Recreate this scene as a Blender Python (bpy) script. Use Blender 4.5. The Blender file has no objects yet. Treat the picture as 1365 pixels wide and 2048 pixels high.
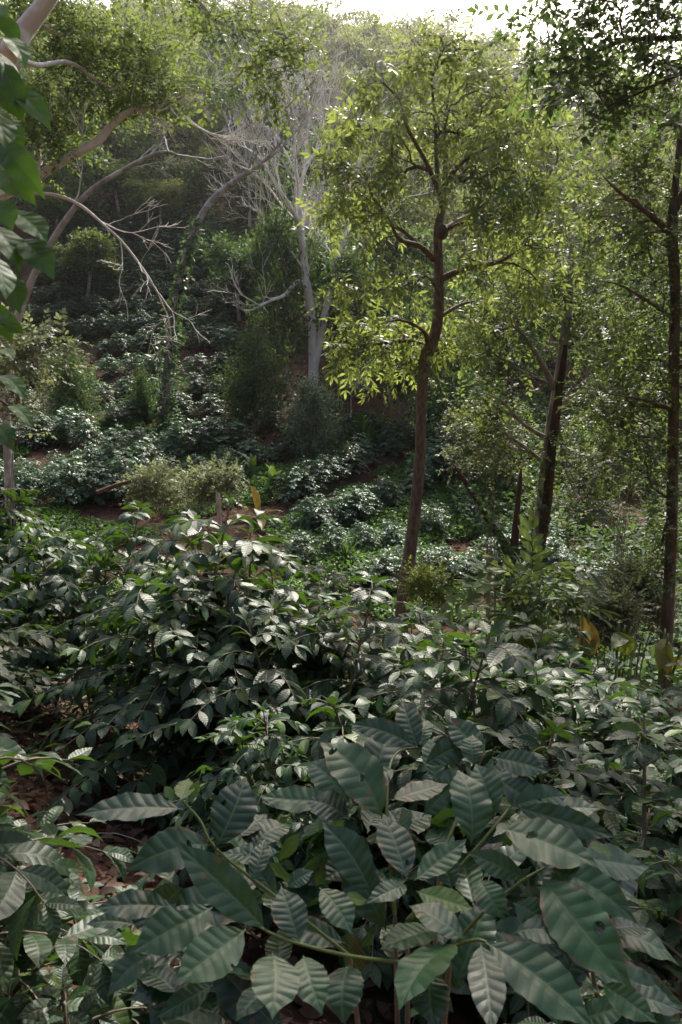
import bpy, math, random
import numpy as np
from mathutils import Vector, Matrix

# ------------------------------------------------------------------ camera, sky, sun, exposure
SC = bpy.context.scene
COL = SC.collection
EYE = 1.9                       # eye height above the zero level
PITCH = math.radians(-5.0)
FPX = 1592.0                    # focal length in photo pixels (1365 x 2048)
cam_d = bpy.data.cameras.new("camera")
cam_d.sensor_fit = 'VERTICAL'; cam_d.sensor_height = 36.0; cam_d.lens = FPX / 2048 * 36.0
cam_d.clip_start = 0.05; cam_d.clip_end = 2000
cam_d.dof.use_dof = True; cam_d.dof.focus_distance = 5.0; cam_d.dof.aperture_fstop = 14
cam = bpy.data.objects.new("camera", cam_d); COL.objects.link(cam)
cam.location = (0, 0, EYE); cam.rotation_euler = (math.pi / 2 + PITCH, 0, 0)
SC.camera = cam

SUN_EL, SUN_AZ = math.radians(50), math.radians(14)     # azimuth from +Y towards +X
w = bpy.data.worlds.new("World"); SC.world = w; w.use_nodes = True
nt = w.node_tree
sky = nt.nodes.new('ShaderNodeTexSky'); sky.sky_type = 'NISHITA'; sky.sun_disc = False
sky.sun_elevation = SUN_EL; sky.sun_rotation = SUN_AZ
sky.air_density = 1.0; sky.dust_density = 7.0; sky.ozone_density = 1.0
bg = nt.nodes['Background']; bg.inputs['Strength'].default_value = 0.15
nt.links.new(sky.outputs[0], bg.inputs[0])
sun_d = bpy.data.lights.new("sun", 'SUN'); sun_d.energy = 3.6; sun_d.angle = math.radians(0.55)
sun_d.color = (1.0, 0.94, 0.84)
sun = bpy.data.objects.new("sun", sun_d); COL.objects.link(sun)
SDIR = Vector((math.sin(SUN_AZ) * math.cos(SUN_EL), math.cos(SUN_AZ) * math.cos(SUN_EL), math.sin(SUN_EL)))
sun.rotation_euler = (-SDIR).to_track_quat('-Z', 'Y').to_euler()
SC.view_settings.view_transform = 'Standard'; SC.view_settings.look = 'None'
SC.view_settings.exposure = 0.94; SC.view_settings.gamma = 1.0
HAZE = 0.00055
SC.render.engine = 'CYCLES'
cy = SC.cycles
cy.max_bounces = 6; cy.diffuse_bounces = 3; cy.glossy_bounces = 2; cy.transmission_bounces = 3
cy.transparent_max_bounces = 8; cy.volume_bounces = 0
cy.use_adaptive_sampling = True; cy.adaptive_threshold = 0.015
cy.use_denoising = True
cy.caustics_reflective = False; cy.caustics_refractive = False
cy.sample_clamp_indirect = 6.0

# ------------------------------------------------------------------ terrain (heights relative to the eye, then lifted)
PY = np.array([-60, -20, -6, 0, 3, 5, 8, 11, 14, 17, 20, 26, 32, 38, 50, 68, 88, 98, 110, 140, 200, 420], float)
PZ = np.array([44, 13, 1.2, -1.72, -1.98, -2.35, -3.1, -3.7, -3.5, -2.75, -1.9, 0.0, 2.6, 5.6, 13.4, 25.5, 38.6, 43, 40.5, 22, 6, 0], float)

def sstep(a, b, x):
    t = np.clip((x - a) / (b - a), 0, 1); return t * t * (3 - 2 * t)

def hgt(x, y):
    """height of the ground at x, y in world units"""
    x = np.asarray(x, float); y = np.asarray(y, float)
    ye = y - np.where(x > 0, (0.33 - .17 * sstep(40, 80, y)) * x, 0.12 * x) * sstep(8, 30, y)
    z = np.zeros_like(ye); ws = 0
    for k, wgt in ((-1.2, .25), (0, .5), (1.2, .25)):          # a little smoothing of the profile
        z = z + wgt * np.interp(ye + k, PY, PZ)
    z = z - 0.24 * np.clip(x, -8, 8) * (1 - sstep(5, 14, y))
    a = sstep(10, 30, y)
    z = z + (0.05 + 0.12 * a) * np.sin(x * 1.3 + 0.4 * y) * np.cos(y * 1.1 - 0.3 * x)
    z = z + a * 0.8 * np.sin(x * 0.21 + 1.0) * np.cos(y * 0.17 + .5) + a * 2.0 * np.sin(x * .07 + 2.) * sstep(35, 60, y)
    z = z + 0.025 * np.sin(5.1 * x + 2 * np.sin(2.3 * y)) * np.cos(4.3 * y)
    return z + EYE

FWD = np.array([0, math.cos(PITCH), math.sin(PITCH)]); UPV = np.array([0, -math.sin(PITCH), math.cos(PITCH)])
def ray(px, py):
    return FWD + (px - 682.5) / FPX * np.array([1., 0, 0]) + (1024 - py) / FPX * UPV
def P(px, py, Y):
    d = ray(px, py); return np.array([0, 0, EYE]) + d * (Y / d[1])
def hit(px, py, start=9.0):
    """where a sight line meets the ground"""
    d = ray(px, py); o = np.array([0, 0, EYE]); t = start
    while t < 160:
        p = o + d * t
        if p[2] < hgt(p[0], p[1]):
            lo, hi = t - .25, t
            for _ in range(12):
                m = (lo + hi) / 2; q = o + d * m
                if q[2] < hgt(q[0], q[1]): hi = m
                else: lo = m
            return o + d * hi
        t += .25
    return None
def proj(p):
    q = np.asarray(p, float) - np.array([0, 0, EYE]); d = q @ FWD
    return 682.5 + FPX * q[..., 0] / d, 1024 - FPX * (q @ UPV) / d
def ground(px, Y):
    """ground point on the vertical plane through a sight line at distance Y"""
    x = (px - 682.5) / FPX * Y; return np.array([x, Y, float(hgt(x, Y))])

# ------------------------------------------------------------------ mesh building
class MB:
    def __init__(s): s.v, s.q, s.uv, s.n = [], [], [], 0
    def add(s, v, q, uv=None):
        v = np.asarray(v, float).reshape(-1, 3); q = np.asarray(q, int).reshape(-1, 4)
        if uv is None: uv = np.zeros((len(v), 2))
        s.v.append(v); s.q.append(q + s.n); s.uv.append(np.asarray(uv, float).reshape(-1, 2)); s.n += len(v)
    def mesh(s, name, mat, origin=(0, 0, 0)):
        v = np.concatenate(s.v) - np.asarray(origin); q = np.concatenate(s.q); uv = np.concatenate(s.uv)
        me = bpy.data.meshes.new(name)
        me.vertices.add(len(v)); me.vertices.foreach_set('co', v.astype(np.float32).ravel())
        me.loops.add(len(q) * 4); me.loops.foreach_set('vertex_index', q.astype(np.int32).ravel())
        me.polygons.add(len(q)); me.polygons.foreach_set('loop_start', np.arange(0, len(q) * 4, 4, dtype=np.int32))
        me.polygons.foreach_set('use_smooth', np.ones(len(q), bool))
        ul = me.uv_layers.new(name='UVMap'); ul.data.foreach_set('uv', uv[q.ravel()].astype(np.float32).ravel())
        me.update(calc_edges=True); me.materials.append(mat)
        return me
    def build(s, name, mat, parent=None, origin=(0, 0, 0)):
        o = bpy.data.objects.new(name, s.mesh(name, mat, origin)); COL.objects.link(o)
        if parent is not None: o.parent = parent
        return o

def tube(mb, pts, rad, sides=6):
    pts = np.asarray(pts, float); rad = np.broadcast_to(np.asarray(rad, float), (len(pts),))
    t = np.gradient(pts, axis=0); t /= np.linalg.norm(t, axis=1)[:, None] + 1e-9
    m = t.mean(0); ref = np.array([1., 0, 0]) if abs(m[0]) < .75 * np.linalg.norm(m) + 1e-9 else np.array([0, 1., 0])
    a = np.cross(t, ref); a /= np.linalg.norm(a, axis=1)[:, None] + 1e-9
    b = np.cross(t, a)
    an = np.linspace(0, 2 * np.pi, sides, endpoint=False)
    ring = a[:, None, :] * np.cos(an)[None, :, None] + b[:, None, :] * np.sin(an)[None, :, None]
    v = (pts[:, None, :] + ring * rad[:, None, None]).reshape(-1, 3)
    k = len(pts); i = np.arange(k - 1)[:, None] * sides; j = np.arange(sides)[None, :]; j2 = (j + 1) % sides
    q = np.stack([i + j, i + j2, i + sides + j2, i + sides + j], -1).reshape(-1, 4)
    le = np.concatenate([[0], np.cumsum(np.linalg.norm(np.diff(pts, axis=0), axis=1))])
    uv = np.stack([np.tile(an / 6.283, k), np.repeat(le, sides)], 1)
    mb.add(v, q, uv)

def smooth_line(pts, n):
    """Catmull-Rom through the points (any dimension)"""
    p = np.asarray(pts, float); p = np.vstack([2 * p[0] - p[1], p, 2 * p[-1] - p[-2]])
    out = []; segs = len(p) - 3
    for u in np.linspace(0, segs - 1e-6, n):
        i = int(u); t = u - i; a, b, c, d = p[i:i + 4]
        out.append(.5 * (2 * b + (c - a) * t + (2 * a - 5 * b + 4 * c - d) * t * t + (3 * b - a - 3 * c + d) * t ** 3))
    return np.array(out)

def leaf_tmpl(nu, nv, ratio=.42, bend=.5, fold=.12, pleat=0., wave=0., nveins=9, seed=0, tip=.35, petiole=.05, peak=.9, curl=0.):
    """one leaf of length 1 along +Y, normal +Z"""
    r = random.Random(seed)
    v = np.linspace(0, 1, nv + 1); u = np.linspace(-1, 1, nu + 1)
    tt = np.clip((v - petiole) / (1 - petiole), 0, 1)
    sh = np.sin(np.pi * tt ** peak) ** .8
    sh = sh * (1 - tip * sstep(.72, 1, v)) ; sh = np.maximum(sh, .035 * (1 - v) + .004)
    ang = bend * (.45 - v) ; dv = 1 / nv
    yc = np.concatenate([[0], np.cumsum(np.cos((ang[1:] + ang[:-1]) / 2) * dv)])
    zc = np.concatenate([[0], np.cumsum(np.sin((ang[1:] + ang[:-1]) / 2) * dv)])
    L = math.hypot(yc[-1], zc[-1]); c, s_ = yc[-1] / L, zc[-1] / L
    yc, zc = (yc * c + zc * s_) / L, (zc * c - yc * s_) / L
    V, U = np.meshgrid(v, u, indexing='ij')
    hw = ratio / 2 * sh[:, None]
    ph = r.random() * 6
    edge = 1 + wave * .4 * np.sin(2 * np.pi * (nveins * V - .8 * np.abs(U)) + ph) * np.abs(U) ** 3
    X = U * hw * edge
    Z = zc[:, None] + fold * np.abs(X) - curl * (X ** 2) / ratio
    Z = Z + .58 * pleat * (np.sqrt(np.sin(np.pi * (nveins * V - .8 * np.abs(U))) ** 2 + .06) - .6) * np.minimum(1, np.abs(U) * 3) * np.minimum(1, sh[:, None] * 2)
    Z = Z + wave * ratio * .5 * U ** 2 * np.sin(2 * np.pi * 3.3 * V + ph + (U > 0) * r.uniform(.5, 2.5)) * sh[:, None]
    X = X + r.uniform(-.06, .06) * np.sin(np.pi * V)
    Yv = np.broadcast_to(yc[:, None], X.shape)
    vert = np.stack([X, Yv, Z], -1).reshape(-1, 3)
    i = np.arange(nv)[:, None] * (nu + 1); j = np.arange(nu)[None, :]
    q = np.stack([i + j, i + j + 1, i + nu + 2 + j, i + nu + 1 + j], -1).reshape(-1, 4)
    return vert, q, np.stack([U * .5 + .5, V], -1).reshape(-1, 2)

def merge_t(parts):
    v, q, uv, n = [], [], [], 0
    for a, b, c in parts:
        v.append(a); q.append(b + n); uv.append(c); n += len(a)
    return np.concatenate(v), np.concatenate(q), np.concatenate(uv)

def xf(t, pos, d, n, s, ws=1.):
    d = np.asarray(d, float); d = d / np.linalg.norm(d); n = np.asarray(n, float)
    x = np.cross(d, n); x /= np.linalg.norm(x); z = np.cross(x, d)
    v = t[0]
    return (np.asarray(pos) + s * (v[:, :1] * ws * x + v[:, 1:2] * d + v[:, 2:] * z), t[1], t[2])

def pinnate(pairs, lsize, ratio, nv=2, seed=0, droop=.5, alt=False, terminal=True, start=.25, ang=60, lf_bend=.5):
    r = random.Random(seed); parts = []
    def cen(s): return np.array([0, s * (1 - .08 * droop * s), -.35 * droop * s * s])
    rv = np.array([cen(s) for s in np.linspace(0, 1, 5)])
    m = MB(); tube(m, rv, np.linspace(.012, .005, 5), 3)
    parts.append((m.v[0], m.q[0], np.full((len(m.v[0]), 2), .5)))
    for k in range(pairs):
        f = start + (1 - start - .04) * k / max(1, pairs - 1)
        for sd in (-1, 1):
            if r.random() < .06: continue
            ff = min(1, f + (.5 * (1 - start) / pairs if alt and sd > 0 else 0)); c = cen(ff)
            a = math.radians(ang + r.uniform(-14, 14) - 12 * ff)
            d = np.array([sd * math.sin(a), math.cos(a), -.35 * droop - r.uniform(-.1, .35)])
            t = leaf_tmpl(2, nv, ratio, lf_bend, .15, seed=r.randrange(9999), petiole=.03)
            parts.append(xf(t, c, d, (r.uniform(-.3, .3), r.uniform(-.3, .3), 1), lsize * r.uniform(.75, 1.15) * (1 - .25 * abs(ff - .6))))
    if terminal:
        parts.append(xf(leaf_tmpl(2, nv, ratio, lf_bend, .15, seed=3, petiole=.03), cen(1), (0, 1, -.5 * droop), (0, 0, 1), lsize))
    return merge_t(parts)

def place(mb, tmpls, Pn, D, N, S, W=None, rng=None):
    """many leaves at once: positions, axes, normals, lengths"""
    Pn = np.asarray(Pn, float); n = len(Pn)
    if n == 0: return
    D = np.asarray(D, float); D = D / (np.linalg.norm(D, axis=1)[:, None] + 1e-9)
    X = np.cross(D, np.asarray(N, float)); X /= np.linalg.norm(X, axis=1)[:, None] + 1e-9
    Z = np.cross(X, D); S = np.broadcast_to(np.asarray(S, float), (n,)); W = np.ones(n) if W is None else np.asarray(W)
    pick = rng.integers(0, len(tmpls), n)
    for k, (tv, tq, tuv) in enumerate(tmpls):
        m = np.nonzero(pick == k)[0]
        if not len(m): continue
        vv = Pn[m][:, None, :] + S[m][:, None, None] * (tv[None, :, 0:1] * W[m][:, None, None] * X[m][:, None, :] + tv[None, :, 1:2] * D[m][:, None, :] + tv[None, :, 2:3] * Z[m][:, None, :])
        q = tq[None] + (np.arange(len(m)) * len(tv))[:, None, None]
        mb.add(vv.reshape(-1, 3), q.reshape(-1, 4), np.tile(tuv, (len(m), 1)))

def unit(rng, n):
    v = rng.normal(size=(n, 3)); return v / np.linalg.norm(v, axis=1)[:, None]

# ------------------------------------------------------------------ scene objects
def thing(name, label, cat, loc, rz=0., group=None):
    o = bpy.data.objects.new(name, None); COL.objects.link(o); o.empty_display_size = .2
    o.location = loc; o.rotation_euler = (0, 0, rz); o['label'] = label; o['category'] = cat
    if group: o['group'] = group
    return o
def kind(o, k): o['kind'] = k; return o
def dup(root, loc, rz, scale, label, group):
    r = root.copy(); COL.objects.link(r); r.location = loc; r.rotation_euler = (0, 0, rz); r.scale = scale
    r['label'] = label
    if group: r['group'] = group
    for ch in KIDS[root.name]:
        c = ch.copy(); COL.objects.link(c); c.parent = r
    return r
KIDS = {}

# ------------------------------------------------------------------ materials
def mat_new(name):
    m = bpy.data.materials.new(name); m.use_nodes = True
    t = m.node_tree; t.nodes.clear(); return m, t
def nd(t, typ, **kw):
    n = t.nodes.new(typ)
    for k, v in kw.items(): setattr(n, k, v)
    return n
def mth(t, op, a, b=None):
    n = nd(t, 'ShaderNodeMath', operation=op)
    for i, x in enumerate((a, b)):
        if x is None: continue
        if isinstance(x, (int, float)): n.inputs[i].default_value = x
        else: t.links.new(x, n.inputs[i])
    return n.outputs[0]
def ramp(t, fac, stops, interp='LINEAR'):
    n = nd(t, 'ShaderNodeValToRGB'); cr = n.color_ramp; cr.interpolation = interp
    while len(cr.elements) < len(stops): cr.elements.new(.5)
    for e, (p, c) in zip(cr.elements, stops): e.position = p; e.color = (*c, 1)
    t.links.new(fac, n.inputs[0]); return n.outputs[0]
def mixc(t, fac, a, b, mode='MIX'):
    n = nd(t, 'ShaderNodeMix', data_type='RGBA', blend_type=mode)
    for i, x in ((0, fac), (6, a), (7, b)):
        if isinstance(x, (int, float)): n.inputs[i].default_value = x
        elif isinstance(x, tuple): n.inputs[i].default_value = (*x, 1)
        else: t.links.new(x, n.inputs[i])
    return n.outputs[2]

def leaf_mat(name, cols, trans, rough=.4, spec=.5, tw=.35, under=None, veins=0, veincol=None, bump=.0, patch=0., patchcol=None, spots=False, kinds=False, worn=False):
    """cols: three base colours picked leaf by leaf; trans: colour of light coming through"""
    m, t = mat_new(name)
    geo = nd(t, 'ShaderNodeNewGeometry')
    col = ramp(t, geo.outputs['Random Per Island'], [(0, cols[0]), (.5, cols[1]), (.92, cols[2]), (1, cols[3] if len(cols) > 3 else cols[2])])
    if patch:
        tc = nd(t, 'ShaderNodeTexCoord'); nz = nd(t, 'ShaderNodeTexNoise'); nz.inputs['Scale'].default_value = patch
        t.links.new(tc.outputs['Object'], nz.inputs['Vector'])
        f = ramp(t, nz.outputs[0], [(.4, (0, 0, 0)), (.62, (1, 1, 1))])
        col = mixc(t, f, col, mixc(t, .75, col, patchcol))
    if kinds:           # every tree of the wood has a leaf colour of its own kind, kept in its UVs
        uk = nd(t, 'ShaderNodeUVMap'); sk = nd(t, 'ShaderNodeSeparateXYZ'); t.links.new(uk.outputs[0], sk.inputs[0]); hk = nd(t, 'ShaderNodeHueSaturation')
        t.links.new(mth(t, 'ADD', mth(t, 'MULTIPLY', sk.outputs[0], 1.1), .45), hk.inputs['Value']); t.links.new(mth(t, 'ADD', mth(t, 'MULTIPLY', sk.outputs[1], .07), .465), hk.inputs['Hue'])
        t.links.new(mth(t, 'ADD', mth(t, 'MULTIPLY', sk.outputs[1], -.5), 1.15), hk.inputs['Saturation']); t.links.new(col, hk.inputs['Color']); col = hk.outputs[0]
    oi = nd(t, 'ShaderNodeObjectInfo')
    hs = nd(t, 'ShaderNodeHueSaturation'); t.links.new(col, hs.inputs['Color'])
    t.links.new(mth(t, 'ADD', mth(t, 'MULTIPLY', oi.outputs['Random'], .5), .75), hs.inputs['Value'])
    t.links.new(mth(t, 'ADD', mth(t, 'MULTIPLY', oi.outputs['Random'], .03), .485), hs.inputs['Hue'])
    col = hs.outputs[0]
    nrm = None
    if veins:
        uv = nd(t, 'ShaderNodeUVMap'); sp = nd(t, 'ShaderNodeSeparateXYZ'); t.links.new(uv.outputs[0], sp.inputs[0])
        u = mth(t, 'ABSOLUTE', mth(t, 'SUBTRACT', mth(t, 'MULTIPLY', sp.outputs[0], 2.), 1.))
        lat = mth(t, 'SUBTRACT', mth(t, 'MULTIPLY', sp.outputs[1], float(veins)), mth(t, 'MULTIPLY', u, .8))
        sn = mth(t, 'ABSOLUTE', mth(t, 'SINE', mth(t, 'MULTIPLY', lat, math.pi)))
        mid = nd(t, 'ShaderNodeMapRange'); t.links.new(u, mid.inputs[0])
        mid.inputs[1].default_value = .025; mid.inputs[2].default_value = .07; mid.inputs[3].default_value = .85; mid.inputs[4].default_value = 0
        lv = nd(t, 'ShaderNodeMapRange'); t.links.new(sn, lv.inputs[0])
        lv.inputs[1].default_value = .03; lv.inputs[2].default_value = .2; lv.inputs[3].default_value = .16; lv.inputs[4].default_value = 0
        col = mixc(t, mth(t, 'MAXIMUM', mid.outputs[0], lv.outputs[0]), col, veincol)
        tc2 = nd(t, 'ShaderNodeTexCoord'); nz2 = nd(t, 'ShaderNodeTexNoise'); nz2.inputs['Scale'].default_value = 60; nz2.inputs['Detail'].default_value = 3
        t.links.new(tc2.outputs['Object'], nz2.inputs['Vector'])
        col = mixc(t, ramp(t, nz2.outputs[0], [(.45, (0, 0, 0)), (.7, (.4, .4, .4))]), col, mixc(t, .5, col, tuple(c * .45 for c in cols[0])))
        if spots:
            nz3 = nd(t, 'ShaderNodeTexNoise'); nz3.inputs['Scale'].default_value = 38; nz3.inputs['Detail'].default_value = 1
            t.links.new(tc2.outputs['Object'], nz3.inputs['Vector'])
            col = mixc(t, ramp(t, nz3.outputs[0], [(.735, (0, 0, 0)), (.75, (.8, .8, .8))]), col, (.09, .055, .02))
        if worn:        # browned margins on some leaves, paler or yellower blotches on others
            rp = geo.outputs['Random Per Island']; nz4 = nd(t, 'ShaderNodeTexNoise'); nz4.inputs['Scale'].default_value = 22; nz4.inputs['Detail'].default_value = 4
            t.links.new(tc2.outputs['Object'], nz4.inputs['Vector'])
            e_ = mth(t, 'ADD', u, mth(t, 'MULTIPLY', mth(t, 'SUBTRACT', nz4.outputs[0], .5), .9))
            frac = mth(t, 'FRACT', mth(t, 'MULTIPLY', rp, 7.3))
            col = mixc(t, mth(t, 'MULTIPLY', ramp(t, e_, [(.9, (0, 0, 0)), (1.0, (1, 1, 1))]), mth(t, 'GREATER_THAN', frac, .55)), col, (.10, .065, .03))
            col = mixc(t, mth(t, 'MULTIPLY', ramp(t, nz4.outputs[0], [(.55, (0, 0, 0)), (.7, (.7, .7, .7))]), mth(t, 'LESS_THAN', frac, .3)), col, (.05, .075, .022))
        h = mth(t, 'ADD', mth(t, 'MULTIPLY', sn, mth(t, 'MINIMUM', mth(t, 'MULTIPLY', u, 4.), 1.)), mth(t, 'MULTIPLY', nz2.outputs[0], .25))
        bp = nd(t, 'ShaderNodeBump'); bp.inputs['Strength'].default_value = bump; bp.inputs['Distance'].default_value = .004
        t.links.new(h, bp.inputs['Height']); nrm = bp.outputs[0]
    if under: col = mixc(t, geo.outputs['Backfacing'], col, under)
    b = nd(t, 'ShaderNodeBsdfPrincipled'); t.links.new(col, b.inputs['Base Color'])
    b.inputs['Roughness'].default_value = rough; b.inputs['Specular IOR Level'].default_value = spec
    tr = nd(t, 'ShaderNodeBsdfTranslucent')
    hs2 = nd(t, 'ShaderNodeHueSaturation'); hs2.inputs['Color'].default_value = (*trans, 1)
    t.links.new(mth(t, 'ADD', mth(t, 'MULTIPLY', geo.outputs['Random Per Island'], .6), .7), hs2.inputs['Value'])
    t.links.new(hs2.outputs[0], tr.inputs[0])
    if nrm: t.links.new(nrm, b.inputs['Normal'])
    mx = nd(t, 'ShaderNodeMixShader'); mx.inputs[0].default_value = tw
    t.links.new(b.outputs[0], mx.inputs[1]); t.links.new(tr.outputs[0], mx.inputs[2])
    if worn:            # holes eaten by insects
        nh = nd(t, 'ShaderNodeTexNoise'); nh.inputs['Scale'].default_value = 30; nh.inputs['Detail'].default_value = 0
        t.links.new(tc2.outputs['Object'], nh.inputs['Vector']); tp = nd(t, 'ShaderNodeBsdfTransparent'); mh = nd(t, 'ShaderNodeMixShader')
        t.links.new(mth(t, 'GREATER_THAN', nh.outputs[0], .80), mh.inputs[0]); t.links.new(mx.outputs[0], mh.inputs[1]); t.links.new(tp.outputs[0], mh.inputs[2]); mx = mh
    o = nd(t, 'ShaderNodeOutputMaterial'); t.links.new(mx.outputs[0], o.inputs[0])
    return m

def bark_mat(name, a, b, c=None, scale=9., stretch=.18, bump=.6, rough=.85):
    m, t = mat_new(name)
    tc = nd(t, 'ShaderNodeTexCoord'); mp = nd(t, 'ShaderNodeMapping'); mp.inputs['Scale'].default_value = (1, 1, stretch)
    t.links.new(tc.outputs['Object'], mp.inputs[0])
    nz = nd(t, 'ShaderNodeTexNoise'); nz.inputs['Scale'].default_value = scale; nz.inputs['Detail'].default_value = 6
    t.links.new(mp.outputs[0], nz.inputs['Vector'])
    nz2 = nd(t, 'ShaderNodeTexNoise'); nz2.inputs['Scale'].default_value = scale * .35; nz2.inputs['Detail'].default_value = 3
    t.links.new(tc.outputs['Object'], nz2.inputs['Vector'])
    col = ramp(t, nz.outputs[0], [(.32, a), (.66, b)])
    if c: col = mixc(t, ramp(t, nz2.outputs[0], [(.52, (0, 0, 0)), (.6, (1, 1, 1))]), col, c)
    p = nd(t, 'ShaderNodeBsdfPrincipled'); t.links.new(col, p.inputs['Base Color']); p.inputs['Roughness'].default_value = rough
    p.inputs['Specular IOR Level'].default_value = .25
    bp = nd(t, 'ShaderNodeBump'); bp.inputs['Strength'].default_value = bump; bp.inputs['Distance'].default_value = .03
    t.links.new(nz.outputs[0], bp.inputs['Height']); t.links.new(bp.outputs[0], p.inputs['Normal'])
    o = nd(t, 'ShaderNodeOutputMaterial'); t.links.new(p.outputs[0], o.inputs[0]); return m

def ground_mat():
    m, t = mat_new("soil")
    tc = nd(t, 'ShaderNodeTexCoord')
    def noise(s, d=6):
        n = nd(t, 'ShaderNodeTexNoise'); n.inputs['Scale'].default_value = s; n.inputs['Detail'].default_value = d
        t.links.new(tc.outputs['Object'], n.inputs['Vector']); return n.outputs[0]
    col = ramp(t, noise(2.2), [(.3, (.032, .016, .011)), (.5, (.06, .03, .02)), (.72, (.095, .05, .034))])
    col = mixc(t, ramp(t, noise(22, 4), [(.5, (0, 0, 0)), (.62, (.7, .7, .7))]), col, (.12, .07, .045))
    col = mixc(t, ramp(t, noise(.55, 5), [(.5, (0, 0, 0)), (.6, (.8, .8, .8))]), col, (.03, .042, .016))
    p = nd(t, 'ShaderNodeBsdfPrincipled'); t.links.new(col, p.inputs['Base Color']); p.inputs['Roughness'].default_value = .95
    p.inputs['Specular IOR Level'].default_value = .1
    bp = nd(t, 'ShaderNodeBump'); bp.inputs['Strength'].default_value = .7; bp.inputs['Distance'].default_value = .05
    t.links.new(noise(14, 8), bp.inputs['Height']); t.links.new(bp.outputs[0], p.inputs['Normal'])
    o = nd(t, 'ShaderNodeOutputMaterial'); t.links.new(p.outputs[0], o.inputs[0]); return m

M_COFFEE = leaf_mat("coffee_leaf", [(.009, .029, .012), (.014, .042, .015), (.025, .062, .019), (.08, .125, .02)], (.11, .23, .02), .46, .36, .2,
                    under=(.05, .085, .045), veins=9, veincol=(.06, .10, .035), bump=.23, spots=True)
M_COFFEE_FG = leaf_mat("large_coffee_leaf", [(.008, .029, .012), (.013, .042, .015), (.022, .062, .019)], (.10, .22, .03), .34, .42, .15, under=(.05, .085, .045), veins=9, veincol=(.065, .11, .04), bump=.18, spots=True, worn=True)
M_YOUNG = leaf_mat("young_coffee_leaf", [(.05, .12, .02), (.07, .15, .025), (.09, .17, .03)], (.22, .40, .03), .4, .5, .4, veins=9, veincol=(.12, .2, .05), bump=.15)
M_COFFEE_FAR = leaf_mat("coffee_leaf_skylight_tint", [(.03, .08, .046), (.046, .115, .062), (.07, .15, .078), (.10, .17, .05)], (.08, .19, .045), .45, .5, .22, under=(.06, .11, .06))  # far copy of the coffee leaf: lifted, bluer colour stands in for skylight
M_BROAD = leaf_mat("broad_glossy_leaf", [(.02, .055, .014), (.03, .075, .016), (.045, .10, .02)], (.12, .24, .02), .55, .25, .30, under=(.03, .07, .02), veins=7, veincol=(.06, .12, .03), bump=.12, spots=True)
M_MAIN = leaf_mat("pinnate_leaf", [(.03, .058, .014), (.045, .08, .018), (.065, .10, .02)], (.28, .345, .07), .45, .4, .48, under=(.07, .11, .04))
M_SPRAY = leaf_mat("small_spray_leaf", [(.035, .06, .022), (.05, .085, .026), (.075, .11, .034)], (.20, .27, .06), .5, .3, .42)
M_OVER = leaf_mat("overhang_leaf", [(.022, .045, .022), (.032, .062, .026), (.048, .085, .03), (.16, .09, .02)], (.14, .22, .05), .4, .45, .42)
M_PALE = leaf_mat("pale_small_leaf", [(.09, .11, .055), (.13, .15, .075), (.17, .18, .10)], (.22, .26, .11), .5, .4, .4)
M_DARKT = leaf_mat("dark_tree_leaf", [(.03, .062, .028), (.045, .088, .034), (.07, .12, .044)], (.14, .24, .05), .6, .25, .32)
M_GREYT = leaf_mat("grey_green_leaf", [(.075, .105, .065), (.10, .135, .08), (.14, .17, .095)], (.12, .18, .06), .5, .4, .3)
M_MIDT = leaf_mat("green_tree_leaf", [(.045, .08, .027), (.065, .11, .034), (.09, .14, .04)], (.23, .31, .06), .55, .25, .4)
M_YELT = leaf_mat("yellow_green_leaf", [(.09, .13, .03), (.13, .17, .04), (.17, .21, .055)], (.36, .42, .08), .5, .3, .42)
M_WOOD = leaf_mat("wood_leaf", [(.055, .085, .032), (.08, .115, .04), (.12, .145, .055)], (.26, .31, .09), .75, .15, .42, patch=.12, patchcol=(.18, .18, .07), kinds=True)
M_SHADEW = leaf_mat("wood_leaf_shade_tint", [(.042, .082, .038), (.06, .112, .046), (.09, .15, .058)], (.14, .24, .05), .6, .25, .32, kinds=True)  # darker copy of the wood leaf, hillside shade put into its colour
M_GRASS = leaf_mat("ground_cover_leaf", [(.05, .11, .034), (.075, .15, .044), (.105, .185, .055)], (.14, .28, .04), .5, .35, .35)
M_LITTER = leaf_mat("dry_litter_leaf", [(.03, .018, .012), (.075, .04, .025), (.14, .085, .055), (.24, .18, .12)], (.12, .06, .02), .75, .25, .12)
M_AGAVE = leaf_mat("spiky_leaf", [(.04, .09, .03), (.06, .13, .035), (.09, .17, .045)], (.16, .28, .04), .45, .4, .25)
M_BANANA = leaf_mat("banana_leaf", [(.05, .11, .03), (.065, .13, .03), (.08, .145, .03)], (.16, .26, .03), .4, .4, .4)
M_YELLOW = leaf_mat("yellowing_leaf", [(.08, .08, .02), (.13, .10, .02), (.19, .11, .025), (.19, .08, .03)], (.22, .16, .03), .45, .35, .45)
M_DRY = leaf_mat("dead_leaf", [(.13, .07, .04), (.20, .11, .06), (.28, .18, .11)], (.2, .1, .04), .7, .2, .2)
M_IVY = leaf_mat("ivy_leaf", [(.022, .055, .025), (.032, .075, .032), (.05, .10, .038)], (.12, .22, .05), .5, .35, .3)

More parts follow.
